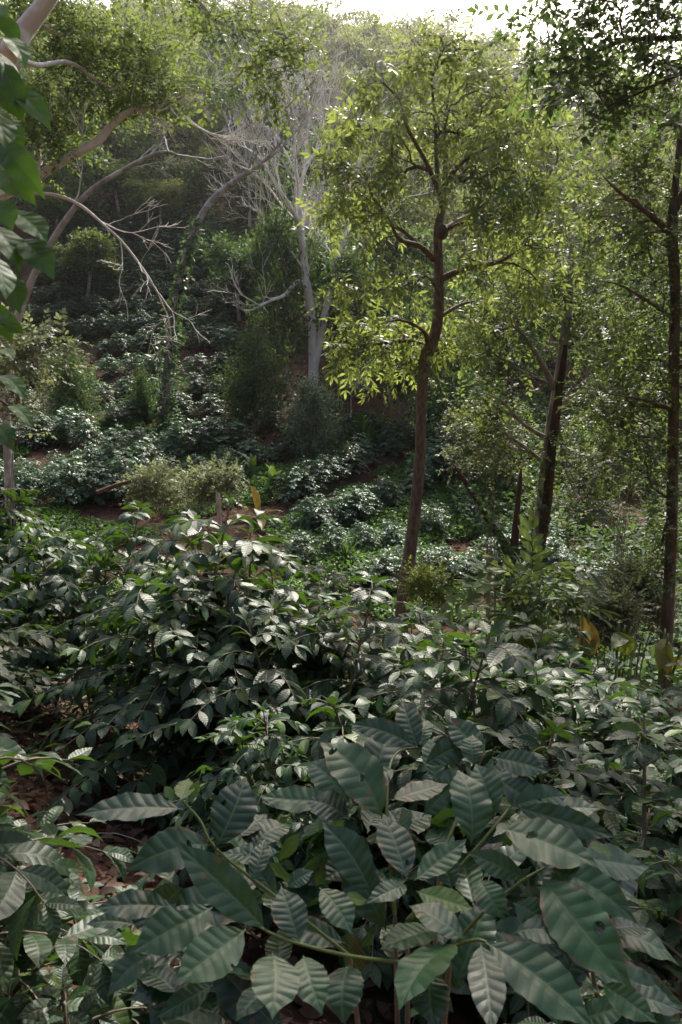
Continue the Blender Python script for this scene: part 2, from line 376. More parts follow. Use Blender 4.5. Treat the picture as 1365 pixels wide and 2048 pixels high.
B_BROWN = bark_mat("brown_bark", (.085, .06, .044), (.19, .14, .10), None, 34, .35, .6)
B_PALE = bark_mat("pale_bark", (.36, .32, .28), (.58, .54, .48), (.42, .36, .30), 7, .6, .3)
B_PALEGREY = bark_mat("pale_grey_bark", (.46, .44, .40), (.74, .71, .67), (.58, .54, .48), 9, .5, .35)
B_WHITE = bark_mat("white_bark", (.52, .50, .47), (.76, .74, .70), None, 6, .5, .3)
B_GREY = bark_mat("grey_bark", (.16, .14, .12), (.33, .30, .265), (.42, .40, .36), 8, .4, .4)
B_DARK = bark_mat("dark_bark", (.065, .048, .036), (.16, .115, .085), None, 22, .2, .7)
B_RED = bark_mat("reddish_rotten_wood", (.03, .017, .012), (.10, .055, .036), (.05, .05, .025), 10, .12, .8)
B_STEM = bark_mat("coffee_stem", (.12, .10, .075), (.24, .20, .15), None, 30, .4, .3)
m_, t_ = mat_new("green_stem"); p_ = nd(t_, 'ShaderNodeBsdfPrincipled'); p_.inputs['Base Color'].default_value = (.10, .145, .03, 1); p_.inputs['Roughness'].default_value = .45
o_ = nd(t_, 'ShaderNodeOutputMaterial'); t_.links.new(p_.outputs[0], o_.inputs[0]); M_GSTEM = m_
def berry_mat():
    m, t = mat_new("green_berry"); g = nd(t, 'ShaderNodeNewGeometry')
    c = ramp(t, g.outputs['Random Per Island'], [(0, (.06, .11, .02)), (.6, (.12, .19, .035)), (1, (.2, .24, .05))])
    p = nd(t, 'ShaderNodeBsdfPrincipled'); t.links.new(c, p.inputs['Base Color']); p.inputs['Roughness'].default_value = .3
    o = nd(t, 'ShaderNodeOutputMaterial'); t.links.new(p.outputs[0], o.inputs[0]); return m
M_BERRY = berry_mat()

# ------------------------------------------------------------------ templates
T_HI = [leaf_tmpl(10, 45, .44 + .03 * (s % 3) - .03, b, .10, pl, wv, 9, s, tip=.42 + .1 * (s % 4)) for s, (b, pl, wv) in enumerate(((.35, .004, .05), (.7, .0055, .07), (1.0, .003, .08), (.55, .0048, .06), (-.2, .0035, .065), (1.2, .0045, .085), (.1, .0025, .075)))]
T_HIN = [leaf_tmpl(6, 27, .42, b, .12, .0045, .05, 9, s + 30) for s, b in enumerate((.4, .8, 1.2, .6, 0, 1.5))]
T_MID = [leaf_tmpl(4, 10, .42, b, .14, 0, .06, 9, s + 10) for s, b in enumerate((.4, .8, 1.2, .6, 0, 1.5))]
T_FAR = [leaf_tmpl(2, 3, .44, b, .16, 0, .0, 9, s + 20) for s, b in enumerate((.5, 1.0))]
T_BROAD = [leaf_tmpl(8, 20, .52, b, .08, 0, .06, 7, s + 40, tip=.5, petiole=.03) for s, b in enumerate((.3, .6, .9))]
T_SMALL = [leaf_tmpl(2, 2, .5, .5, .2, seed=50, petiole=.02)]
T_RH = [(np.array([[0, 0, 0], [.25, .5, .04], [0, 1, -.05], [-.25, .5, .04]], float), np.array([[0, 1, 2, 3]]), np.array([[.5, 0], [1, .5], [.5, 1], [0, .5]], float))]
T_PIN = [pinnate(4, .38, .29, 3, s, .6) for s in range(4)]
T_SPRAY = [pinnate(5, .23, .48, 2, s + 9, .25, alt=True, start=.12, ang=55) for s in range(4)]
T_SPRAY_LO = [pinnate(4, .3, .5, 1 + 1, s + 19, .2, alt=True, start=.1, ang=58) for s in range(3)]
T_BIGPIN = [pinnate(4, .42, .34, 5, s + 29, .5, start=.25) for s in range(3)]
T_BANANA = [leaf_tmpl(6, 14, .28, b, .25, .004, .05, 20, s + 60, tip=.2, petiole=.12) for s, b in enumerate((.9, 1.4))]
T_BLADE = [leaf_tmpl(2, 5, .11, .5, .5, seed=70, petiole=.0, peak=.55, tip=.2)]

# ------------------------------------------------------------------ tree growing
def attach(chains, targets, rng, r_tip, power=.5, zpen=.6, limbfrac=.16, start=0., segl=.25, sag=.12, kdir=.35, inward=4.):
    """grows twigs from the given wood (list of (pts, radii)) to every target. Returns tubes [(pts, radii)], ends, end directions"""
    pos, par, fix = [], [], []
    for pts, rad in chains:
        base = len(pos)
        root_par = -1
        if base:                              # join a limb to the nearest wood already there
            d = np.linalg.norm(np.array(pos) - pts[0], axis=1); root_par = int(d.argmin())
        for i, p in enumerate(pts):
            pos.append(p); par.append(base + i - 1 if i else root_par); fix.append(rad[i])
    nfix = len(pos); cap = nfix + len(targets) * 12
    A = np.zeros((cap, 3)); A[:nfix] = pos; par = par + [0] * (cap - nfix)
    ok = np.ones(cap, bool)
    n0 = len(chains[0][0]); ok[:int(n0 * start)] = False
    n = nfix; DN = np.zeros((cap, 3))
    for i in range(nfix):
        v_ = A[i] - A[par[i]] if par[i] >= 0 else np.array([0, 0, 1.]); DN[i] = v_ / (np.linalg.norm(v_) + 1e-9)
    T = np.asarray(targets, float); c0 = chains[0][0][-1]
    dist = np.linalg.norm(T - c0, axis=1) + rng.random(len(T)) * .1
    order = list(np.argsort(-dist)); far = order[:int(len(T) * .5)]; rng.shuffle(far)
    first = far[:max(1, int(len(T) * limbfrac))]; fs = set(first)
    rest = [i for i in np.argsort(dist) if i not in fs]
    ends, dirs = np.zeros((len(T), 3)), np.zeros((len(T), 3))
    endn = []
    for i in list(first) + rest:
        p = T[i]; d = A[:n] - p; L = np.linalg.norm(d, axis=1)
        cost = L * (1 + kdir * (1 + (d * DN[:n]).sum(1) / (L + 1e-6))) + zpen * np.maximum(0, d[:, 2] + .25 * L); cost[~ok[:n]] = 1e9
        av = c0[:2] - A[:n, :2]; al = np.linalg.norm(av, axis=1); cost = cost + inward * L * np.clip(-(d[:, :2] * av).sum(1) / (al * L + 1e-6), 0, 1) * (al > .25)
        k = int(cost.argmin()); a = A[k]; L = float(L[k])
        m = max(2, min(11, int(L / segl) + 1))
        pk = par[k] if par[k] >= 0 else k
        pd = a - A[pk]; ln = np.linalg.norm(pd); pd = pd / ln if ln > 1e-6 else np.array([0, 0, 1.])
        ctrl = a + (p - a) * .45 + pd * L * .18 + np.array([0, 0, sag * L]) + rng.normal(size=3) * L * .05
        last = k
        for j in range(1, m + 1):
            u = j / m
            q = (1 - u) ** 2 * a + 2 * u * (1 - u) * ctrl + u * u * p
            if j < m: q = q + rng.normal(size=3) * L * .018
            A[n] = q; par[n] = last; v_ = q - A[last]; DN[n] = v_ / (np.linalg.norm(v_) + 1e-9); last = n; n += 1
            if n >= cap - 12: break
        ends[i] = p; dd = p - A[par[last]]; dirs[i] = dd / (np.linalg.norm(dd) + 1e-9); endn.append(last)
        if n >= cap - 12: break
    cnt = np.zeros(n)
    for e in endn: cnt[e] = 1
    for i in range(n - 1, nfix - 1, -1): cnt[par[i]] += cnt[i]
    rad = r_tip * np.maximum(cnt, 1) ** power
    fixr = np.array(fix)
    kids = [[] for _ in range(n)]
    for i in range(nfix, n): kids[par[i]].append(i)
    tubes = []
    stack = [(par_i, k) for par_i in range(nfix) for k in kids[par_i]]
    while stack:
        s, k = stack.pop(); pts = [A[s], A[k]]; rr0 = rad[k]
        rr = [min(rr0, fixr[s]) if s < nfix else min(rr0, rad[s]), rr0]
        cur = k
        while kids[cur]:
            ks = sorted(kids[cur], key=lambda z: -cnt[z])
            for z in ks[1:]: stack.append((cur, z))
            cur = ks[0]; pts.append(A[cur]); rr.append(rad[cur])
        rr[-1] *= .5
        tubes.append((np.array(pts), np.array(rr)))
    return tubes, ends, dirs

def blob_pts(blobs, n, rng, power=.45):
    """random points inside ellipsoids (centre, radii, weight)"""
    wt = np.array([b[2] * np.prod(b[1]) ** .8 for b in blobs]); wt = wt / wt.sum()
    out = []
    for b, k in zip(blobs, rng.multinomial(n, wt)):
        out.append(np.asarray(b[0]) + unit(rng, k) * (rng.random(k) ** power)[:, None] * np.asarray(b[1]))
    return np.concatenate(out)
def pxblob(cx, cy, rx, ry, Y, dy=None, wt=1.):
    k = Y / FPX
    return (P(cx, cy, Y), np.array([rx * k, dy if dy else (rx + ry) * .5 * k * .9, ry * k]), wt)
def pxline(pts, Y, n=None, dY=None):
    """pixel polyline (px, py, width px) at distance Y -> smooth world points and radii"""
    a = np.array([[*P(p[0], p[1], Y if dY is None else Y + dY[i]), p[2] * .5 * Y / FPX] for i, p in enumerate(pts)])
    s = smooth_line(a, n or len(pts) * 5); return s[:, :3], np.maximum(s[:, 3], .004)
def to_ground(line, rad, flare=1.35, off=.1, lean=(0, 0)):
    """lengthen a trunk line down to the soil"""
    p = line[0]; g = np.array([p[0] + lean[0], p[1] + lean[1], 0.]); g[2] = hgt(g[0], g[1]) - off
    if p[2] - g[2] < .1: return line, rad
    k = max(3, int((p[2] - g[2]) / .3)); f = np.linspace(0, 1, k, endpoint=False)[:, None]
    return np.vstack([g + (p - g) * f, line]), np.concatenate([rad[0] * (1 + (flare - 1) * (1 - f[:, 0]) ** 2), rad])

def leaves_on(mb, ends, dirs, rng, tmpls, per, size, spread, outward=.6, droop=.3, flat=.7, jit=.25, wrand=.2):
    n = len(ends) * per
    if n == 0: return
    e = np.repeat(ends, per, 0); d = np.repeat(dirs, per, 0)
    p = e + rng.normal(size=(n, 3)) * spread
    D = d * outward + unit(rng, n) * .8 + np.array([0, 0, -droop])
    N = unit(rng, n) * (1 - flat) + np.array([0, 0, 1.]) * flat + rng.normal(size=(n, 3)) * .12
    place(mb, tmpls, p, D, N, size * (1 - jit + 2 * jit * rng.random(n)), 1 + wrand * (rng.random(n) - .5), rng)

def fractal(out, p, d, L, r, depth, rng, up=.12, spread=.55, rmin=.008):
    n = 4; pts = [np.asarray(p, float)]; d = d / np.linalg.norm(d)
    for i in range(n):
        d = d + rng.normal(size=3) * .13 + np.array([0, 0, up * .35]); d /= np.linalg.norm(d); pts.append(pts[-1] + d * L / n)
    out.append((np.array(pts), np.linspace(r, max(rmin * .7, r * .6), n + 1)))
    if depth <= 0: return
    for k in range(2 if rng.random() < .35 else 3):
        j = n if k == 0 else int(rng.integers(1, n + 1)); ax = unit(rng, 1)[0]; ax -= d * (ax @ d); ax /= np.linalg.norm(ax)
        nd_ = d + ax * (spread * rng.uniform(.5, 1.4) * (.5 if k == 0 else 1.2)); nd_[2] += up
        fractal(out, pts[j], nd_, L * rng.uniform(.58, .86), max(rmin, r * (.68 if k == 0 else .5)), depth - 1, rng, up, spread, rmin)
def make_bare(name, label, chains, starts, bark, seed, base=None, sides=9, split=True, cat='tree'):
    """leafless tree: hand-set wood plus forking twigs. starts: (chain, fraction, length, radius, depth, spread)"""
    rng = np.random.default_rng(seed); o = np.array(chains[0][0][0]) if base is None else base
    root = thing(name, label, cat, o); tb = MB(); tube(tb, *chains[0], sides); lim = MB() if split else tb; out = []
    for c in chains[1:]: tube(lim, c[0], c[1], 7)
    for ci, f, L, rr, dp, sp in starts:
        pts = chains[ci][0]; i = min(len(pts) - 2, max(1, int(f * (len(pts) - 1)))); t = pts[i + 1] - pts[i]; t = t / np.linalg.norm(t)
        sd = unit(rng, 1)[0]; sd[2] = abs(sd[2]) * .5; fractal(out, pts[i], t + sd * (.15 if f > .97 else 1.1) + np.array([0, 0, .2]), L, rr, dp, rng, .12, sp, .006 if L < .8 else .009)
    for p, r in out: tube(lim, p, r, 5 if r[0] > .02 else 3)
    kids = [tb.build('trunk', bark, root, o)] + ([lim.build('branches', bark, root, o)] if split else [])
    KIDS[root.name] = kids; return root
def make_tree(name, label, cat, chains, targets, leaf, bark, seed, r_tip=.004, power=.5, group=None, branch_mat=None, start=.2,
              sides=10, limbfrac=.16, zpen=.6, crown='crown', extra=None, segl=.25, sag=.12, split=True, base=None, twigs=()):
    """chains[0] is the trunk from the ground up; further chains are hand-set limbs"""
    rng = np.random.default_rng(seed)
    o = np.array(chains[0][0][0]) if base is None else np.asarray(base, float)
    root = thing(name, label, cat, o, 0, group)
    tb = MB(); tube(tb, *chains[0], sides)
    lim = MB() if split else tb
    for c in chains[1:]:
        tp = np.ones(len(c[1])); k_ = min(6, len(tp)); tp[-k_:] = np.linspace(1, .25, k_); tube(lim, c[0], c[1] * tp, 8)
    tubes, ends, dirs = attach(chains, targets, rng, r_tip, power, zpen, limbfrac, start, segl, sag) if len(targets) else ([], [], [])
    for p, r in tubes: tube(lim, p, r, 5 if r[0] > .012 else 3)
    for ci, f, L_, r_, dp, sp in twigs:
        pt = chains[ci][0]; i_ = min(len(pt) - 2, max(1, int(f * (len(pt) - 1)))); tg = pt[i_ + 1] - pt[i_]; out = []
        fractal(out, pt[i_], tg / np.linalg.norm(tg) + unit(rng, 1)[0] * (.2 if f > .97 else 1.), L_, r_, dp, rng, .05, sp, .004)
        for p, r in out: tube(lim, p, r, 4)
    kids = [tb.build('trunk', bark, root, o)]
    if split and lim.n: kids.append(lim.build('branches', branch_mat or bark, root, o))
    if leaf and len(targets):
        lb = MB()
        leaves_on(lb, ends, dirs, rng, *leaf[1:])
        kids.append(lb.build(crown, leaf[0], root, o))
    KIDS[root.name] = kids
    return root

# ------------------------------------------------------------------ coffee bushes
def coffee(rng, H, R, stems, dz, L0, step, tm, r0=.012, low=.2, berries=0, hang=.25):
    """one coffee bush at the origin: stems with tiers of arching side branches carrying leaf pairs"""
    sb, lb, bb = MB(), MB(), []
    Lp, Ld, Ln, Ls = [], [], [], []; bp = []
    for s in range(stems):
        a0 = rng.random() * 6.28; off = .10 * (s > 0)
        lean = np.array([math.cos(a0), math.sin(a0), 0]) * (.18 * H if stems > 1 else .05 * H)
        h = H * (1 if s == 0 else rng.uniform(.75, .97))
        f = np.linspace(0, 1, 8)[:, None]
        st = np.array([math.cos(a0), math.sin(a0), 0]) * off + lean * f ** 1.3 + np.array([0, 0, h]) * f
        tube(sb, st, np.linspace(r0 * 1.3, r0 * .35, 8), 6)
        phi = rng.random() * 6.28; z = low * H
        while z < h * .985:
            t = z / h; phi += 1.4 + rng.normal() * .25
            c = st[0] * (1 - t) + 0; c = np.array([np.interp(t, f[:, 0], st[:, k]) for k in range(3)])
            prof = (.62 + .5 * math.sin(math.pi * min(1, t * .95 + .05))) * (1 - .62 * t ** 2.6)
            for op in (0, math.pi):
                L = R * prof * rng.uniform(.75, 1.15); az = phi + op + rng.normal() * .2
                hd = np.array([math.cos(az), math.sin(az), 0]); el0 = rng.uniform(.35, .75) + .3 * t; el1 = -rng.uniform(.2, .8)
                K = 7; el = np.linspace(el0, el1, K); seg = L / (K - 1)
                pts = [c]
                for k in range(1, K): pts.append(pts[-1] + seg * (hd * math.cos(el[k]) + np.array([0, 0, math.sin(el[k])])))
                pts = np.array(pts); tube(sb, pts, np.linspace(r0 * .42, r0 * .14, K), 4)
                sdv = np.array([-hd[1], hd[0], 0]); x = L * (.22 if L > .35 else .1)
                while x < L:
                    u = x / L * (K - 1); k = min(K - 2, int(u)); q = pts[k] + (pts[k + 1] - pts[k]) * (u - k)
                    tg = (pts[k + 1] - pts[k]) / seg
                    for sg in (-1, 1):
                        if rng.random() < .07: continue
                        Lp.append(q); Ld.append(tg * rng.uniform(.35, .75) + sdv * sg * rng.uniform(.6, 1) + np.array([0, 0, -hang + rng.normal() * .25]))
                        Ln.append(np.array([0, 0, 1.]) + hd * (.1 + .8 * hang) + rng.normal(size=3) * .28); Ls.append(L0 * rng.uniform(.72, 1.12) * (1 - .3 * (x / L) ** 4))
                    if berries and x > L * .15 and x < L * .75 and rng.random() < berries:
                        bb.append(q)
                    x += step * rng.uniform(.8, 1.2)
                for sg in (-1, 1):
                    Lp.append(pts[-1]); Ld.append(tg + sdv * sg * .35 + np.array([0, 0, rng.normal() * .2])); Ln.append(np.array([0, 0, 1.]) + rng.normal(size=3) * .3); Ls.append(L0 * rng.uniform(.5, .8))
            z += dz * rng.uniform(.85, 1.15)
        for k in range(4):
            az = phi + k * 1.57; Lp.append(st[-1]); Ld.append(np.array([math.cos(az), math.sin(az), rng.uniform(.3, 1.1)])); Ln.append(np.array([0, 0, 1.]) + rng.normal(size=3) * .2); Ls.append(L0 * rng.uniform(.5, .9))
    place(lb, tm, Lp, Ld, Ln, Ls, None, rng)
    return sb, lb, bb
BERRY = []
def berry(mb, c, r):
    la = np.linspace(-1.45, 1.45, 5); lo = np.linspace(0, 2 * np.pi, 6, endpoint=False)
    v = np.array([[math.cos(a) * math.cos(b), math.cos(a) * math.sin(b), 1.1 * math.sin(a)] for a in la for b in lo]) * r + c
    i = np.arange(4)[:, None] * 6; j = np.arange(6)[None, :]; j2 = (j + 1) % 6
    mb.add(v, np.stack([i + j, i + j2, i + 6 + j2, i + 6 + j], -1).reshape(-1, 4))

def coffee_proto(seed, label, group, lm, **kw):
    rng = np.random.default_rng(seed); sb, lb, bb = coffee(rng, **kw)
    root = thing('coffee_bush', label, 'coffee bush', (0, 0, 0), 0, group)
    kids = [sb.build('stem', B_STEM, root), lb.build('foliage', lm, root)]
    rng.shuffle(bb)
    for k, q in enumerate(bb[:70]):
        if k < 3:
            m = MB()
            for _ in range(int(rng.integers(7, 13))): berry(m, unit(rng, 1)[0] * .013 * rng.uniform(.6, 1.1), .0072 * rng.uniform(.85, 1.15))
            BERRY.append(m.mesh('berry_cluster', M_BERRY))
        o = bpy.data.objects.new('berry_cluster', BERRY[-1 - int(rng.integers(0, min(3, k + 1)))]); COL.objects.link(o); o.parent = root; o.location = q; o.rotation_euler = (0, 0, rng.random() * 6.28); kids.append(o)
    KIDS[root.name] = kids; root['h'] = kw['H']; return root
#@@SCENE
# ================================================================== THE SETTING
def axis_pts(lo, hi, fine_lo, fine_hi, d0, grow):
    a = list(np.arange(fine_lo, fine_hi, d0)); s = d0; x = fine_hi
    while x < hi: a.append(x); s *= grow; x += s
    a.append(hi); s = d0; x = fine_lo - d0; b = []
    while x > lo: b.append(x); s *= grow; x -= s
    b.append(lo); return np.array(sorted(b) + a)
gx = axis_pts(-260, 260, -4, 5, .10, 1.05); gy = axis_pts(-60, 420, .5, 30, .14, 1.06)
GX, GY = np.meshgrid(gx, gy, indexing='ij'); GZ = hgt(GX, GY)
gr_ = np.random.default_rng(1); near_w = np.exp(-((GY - 5) / 9.) ** 2)
GZ = GZ + gr_.normal(size=GZ.shape) * .012 * near_w
mb = MB(); i = np.arange(len(gx) - 1)[:, None] * len(gy); j = np.arange(len(gy) - 1)[None, :]
mb.add(np.stack([GX, GY, GZ], -1).reshape(-1, 3), np.stack([i + j, i + len(gy) + j, i + len(gy) + j + 1, i + j + 1], -1).reshape(-1, 4))
kind(mb.build('ground', ground_mat()), 'structure')

def scatter_px(n, boxes, rng):
    out = []
    for (x0, y0, x1, y1, k) in boxes:
        for _ in range(int(n * k)):
            h = hit(rng.uniform(x0, x1), rng.uniform(y0, y1), 1.2)
            if h is not None: out.append(h)
    return np.array(out)

# leaf litter on the near soil
rng = np.random.default_rng(5); n = 16000
lx = rng.uniform(-3.5, 4.5, n); ly = rng.uniform(.8, 8, n); lp = np.stack([lx, ly, hgt(lx, ly) + .012 + .02 * rng.random(n)], 1)
D = unit(rng, n); D[:, 2] *= .25
mb = MB(); place(mb, [leaf_tmpl(2, 4, .45, b, .3, seed=80 + k) for k, b in enumerate((1.5, -1.3, .6))], lp, D, np.array([0, 0, 1.]) + rng.normal(size=(n, 3)) * .35, .04 + .07 * rng.random(n), None, rng)
kind(mb.build('leaf_litter', M_LITTER), 'stuff')
m = MB(); rng = np.random.default_rng(14)
for _ in range(170):
    x, y = rng.uniform(-3, 4), rng.uniform(1, 8); a = rng.random() * 6.28; L = rng.uniform(.08, .5); p0 = np.array([x, y, float(hgt(x, y)) + .03]); p2 = p0 + [L * math.cos(a), L * math.sin(a), 0]; p2[2] = float(hgt(p2[0], p2[1])) + .03 + .04 * rng.random()
    tube(m, smooth_line(np.array([p0, (p0 + p2) / 2 + rng.normal(size=3) * L * .07, p2]), 6), np.linspace(.006, .002, 6) * rng.uniform(.6, 1.3), 4)
kind(m.build('fallen_sticks', B_GREY), 'stuff')
# twigs and litter on the far slope
n = 15000; lx = rng.uniform(-14, 10, n); ly = rng.uniform(10.5, 40, n); lp = np.stack([lx, ly, hgt(lx, ly) + .02], 1)
D = unit(rng, n); D[:, 2] *= .3
mb = MB(); place(mb, T_FAR, lp, D, np.array([0, 0, 1.]) + rng.normal(size=(n, 3)) * .4, .08 + .12 * rng.random(n), None, rng)
kind(mb.build('dry_leaf_litter', M_LITTER), 'stuff')
# low green cover on the terraces
def cover(name, n, xr, yr, dens, size, mat, rng, lift=.12, tm=T_RH, thr=.1):
    x = rng.uniform(*xr, n); y = rng.uniform(*yr, n)
    f = np.sin(x * .9 + 1.3) * np.cos(y * .7) + .6 * np.sin(x * 2.1 - y * 1.7) + .4 * np.sin(3.7 * y + x) + dens(x, y)
    m = f > thr; x, y = x[m], y[m]; f = f[m]; k = len(x)
    p = np.stack([x, y, hgt(x, y) + .02 + lift * rng.random(k) * np.minimum(1, .4 + f)], 1)
    D = unit(rng, k); D[:, 2] = np.abs(D[:, 2]) * .5
    mb = MB(); place(mb, tm, p, D, np.array([0, 0, 1.]) + rng.normal(size=(k, 3)) * .4, size * (.6 + .8 * rng.random(k)), None, rng)
    return kind(mb.build(name, mat), 'stuff')
cover('ground_cover', 220000, (-12, 7), (10.5, 27), lambda x, y: 1.7 * np.exp(-((x - 1.6) / 2.8) ** 2) * np.exp(-((y - 20) / 5.) ** 2) - .3 + .5 * (x < -3) * (y < 19), .11, M_GRASS, np.random.default_rng(6), .16)
cover('hillside_weeds', 120000, (-24, 16), (24, 62), lambda x, y: -.55 + .03 * (y - 34) * (y < 48) * (y > 34) + 1.2 * (y > 48), .17, M_DARKT, np.random.default_rng(7), .45)
cover('undergrowth', 60000, (-34, 40), (44, 84), lambda x, y: .6 + 0 * x, .34, M_WOOD, np.random.default_rng(8), 1.5)
cover('creek_undergrowth', 60000, (3.0, 15), (11.0, 34), lambda x, y: .8 + 0 * x, .17, M_DARKT, np.random.default_rng(9), .6)

# the wood that covers the upper hill, too dense to count
rng = np.random.default_rng(11); woods = {'hillside_wood': (M_WOOD, []), 'shade_tinted_wood': (M_SHADEW, [])}; tw = MB(); cells = []
for yy in np.arange(20, 112, 2.9):
    half = .52 * yy + 5
    for xx in np.arange(-half, half, 2.9):
        x = xx + rng.uniform(-1.2, 1.2); y = yy + rng.uniform(-1.2, 1.2); z = float(hgt(x, y)); px, py = proj((x, y, z))
        lim = np.interp(px, [0, 120, 420, 520, 640, 800, 900, 1365], [500, 470, 455, 545, 690, 760, 800, 820])
        if py < lim + rng.normal() * 10 or (px > 1365 and y > 30): cells.append((x, y, z, py, lim))
for (x, y, z, py, lim) in cells:
    far_ = y > 48; h = rng.uniform(3.5, 8.5) * (1 if y < 92 else .75); r = rng.uniform(1.3, 2.7)
    px = proj((x, y, z))[0]; key = 'shade_tinted_wood' if (py > lim - (110 if not 400 < px < 760 else 330) + rng.normal() * 25 or (y < 60 and rng.random() < .35)) else 'hillside_wood'  # lower trees mostly take the darker leaf copy, as painted shade
    if key == 'shade_tinted_wood' and lim > 600: h *= .75
    k = int(rng.integers(420, 760) * (1.25 if y < 60 else 1. if y < 85 else .75)); nb = rng.integers(4, 10)
    cen = np.array([x, y, z + h * .6]) + unit(rng, nb) * rng.random((nb, 1)) ** .5 * np.array([r, r, h * .36])
    c = cen[rng.integers(0, nb, k)]
    woods[key][1].append(np.hstack([c + unit(rng, k) * (rng.random((k, 1)) ** .4) * np.array([1.15, 1.15, .62]) * r * .5, np.full((k, 1), rng.random() ** 1.5), np.full((k, 1), rng.random())]))
    tube(tw, [(x, y, z - .2), (x + rng.normal() * .3, y, z + h * .45), (x + rng.normal() * .6, y, z + h * .9)], [.09, .06, .02], 5)
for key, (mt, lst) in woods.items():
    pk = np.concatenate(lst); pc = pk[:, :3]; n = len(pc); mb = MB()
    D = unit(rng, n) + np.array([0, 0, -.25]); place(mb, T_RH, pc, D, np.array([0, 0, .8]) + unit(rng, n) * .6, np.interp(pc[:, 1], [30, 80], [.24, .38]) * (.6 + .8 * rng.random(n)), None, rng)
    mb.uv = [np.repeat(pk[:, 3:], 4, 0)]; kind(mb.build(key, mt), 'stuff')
kind(tw.build('wood_stems', B_DARK), 'stuff')

# ================================================================== COFFEE BUSHES
ORD = ['first', 'second', 'third', 'fourth', 'fifth', 'sixth', 'seventh', 'eighth', 'ninth', 'tenth', 'eleventh', 'twelfth', 'thirteenth', 'fourteenth']
G_FAR = 'coffee bushes planted in rows on the far slope'
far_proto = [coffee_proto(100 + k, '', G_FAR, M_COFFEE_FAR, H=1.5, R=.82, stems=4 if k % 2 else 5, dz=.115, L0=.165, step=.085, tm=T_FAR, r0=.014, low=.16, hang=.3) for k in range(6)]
used = set()
def put(protos, k, loc, rz, sc, label, group):
    pr = protos[k % len(protos)]
    if pr.name not in used:
        used.add(pr.name); pr.location = loc; pr.rotation_euler = (0, 0, rz); pr.scale = sc; pr['label'] = label; pr['group'] = group; return pr
    return dup(pr, loc, rz, sc, label, group)
rows = [  # phrase, foot line in photo pixels, number, height in metres
    ('the lowest far row, behind the main trunk', [(760, 1170), (900, 1170), (1010, 1135), (1085, 1100)], 8, 1.15),
    ('the short row above the small agave', [(590, 1125), (700, 1105), (790, 1100)], 4, 1.0),
    ('the second terrace row, left of the main trunk', [(630, 1060), (710, 1040), (830, 990)], 6, 1.3),
    ('the third terrace row, under the rounded shrub tree', [(585, 995), (660, 965), (730, 930), (835, 895)], 7, 1.3),
    ('the scattered row behind the main trunk', [(860, 1065), (930, 1050), (985, 1080)], 3, 1.0),
    ('the bank right of the main trunk', [(870, 960), (950, 930), (1010, 985)], 4, 1.6),
    ('the nearest left row, beyond the near bushes', [(-20, 1012), (80, 1010), (180, 1006), (270, 1004)], 5, 1.7),
    ('the left row level with the feathery shrubs', [(10, 985), (100, 965), (200, 955), (280, 950)], 6, 1.3),
    ('the broad row below the ivy-clad trunk', [(25, 900), (130, 890), (270, 925), (380, 905), (470, 895)], 12, 1.55),
    ('the broken row above the feathery shrubs', [(330, 965), (430, 945), (520, 925), (580, 905)], 6, 1.0),
    ('the row at the ivy-clad trunk foot', [(225, 850), (300, 835), (420, 840), (540, 855)], 7, 1.2),
    ('the second row above the ivy-clad trunk foot', [(60, 825), (230, 800), (330, 790), (440, 790)], 8, 1.3),
    ('the third row above the ivy-clad trunk foot', [(60, 770), (235, 750), (330, 752), (440, 748)], 8, 1.3),
    ('the fourth row up, beside the conical tree', [(205, 710), (300, 706), (440, 700), (460, 710)], 8, 1.4),
    ('the fifth row up the far slope', [(60, 690), (190, 672), (320, 668), (450, 664)], 11, 1.4),
    ('the sixth row up the far slope', [(70, 642), (200, 636), (330, 632), (470, 630)], 12, 1.4),
    ('the seventh row up the far slope', [(80, 606), (220, 602), (350, 598), (480, 594)], 12, 1.4),
    ('the eighth row up the far slope', [(90, 574), (260, 570), (400, 566), (490, 560)], 12, 1.4),
    ('the topmost row, under the dark wood', [(130, 544), (280, 540), (400, 536), (470, 530)], 11, 1.4),
    ('the first row among the dark trees uphill', [(120, 518), (280, 512), (450, 506)], 9, 1.5),
    ('the second row among the dark trees uphill', [(110, 492), (280, 486), (430, 480)], 9, 1.5),
    ('the last row under the forest edge', [(120, 468), (270, 462), (410, 456)], 8, 1.5),
    ('the shaded row behind the split trunk', [(1090, 1140), (1160, 1185), (1250, 1195)], 5, 1.1),
    ('the row at the thick reddish trunk foot', [(690, 880), (765, 870), (850, 880), (900, 900)], 5, 1.3),
]
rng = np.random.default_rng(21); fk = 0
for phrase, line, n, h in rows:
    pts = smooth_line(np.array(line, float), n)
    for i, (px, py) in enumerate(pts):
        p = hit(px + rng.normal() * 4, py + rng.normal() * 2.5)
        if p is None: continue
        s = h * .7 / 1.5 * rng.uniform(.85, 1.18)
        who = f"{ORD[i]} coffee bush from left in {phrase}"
        put(far_proto, fk, (p[0], p[1], p[2] - .04), rng.random() * 6.28, (s * rng.uniform(1., 1.25), s * rng.uniform(1., 1.25), s), who, G_FAR); fk += 1

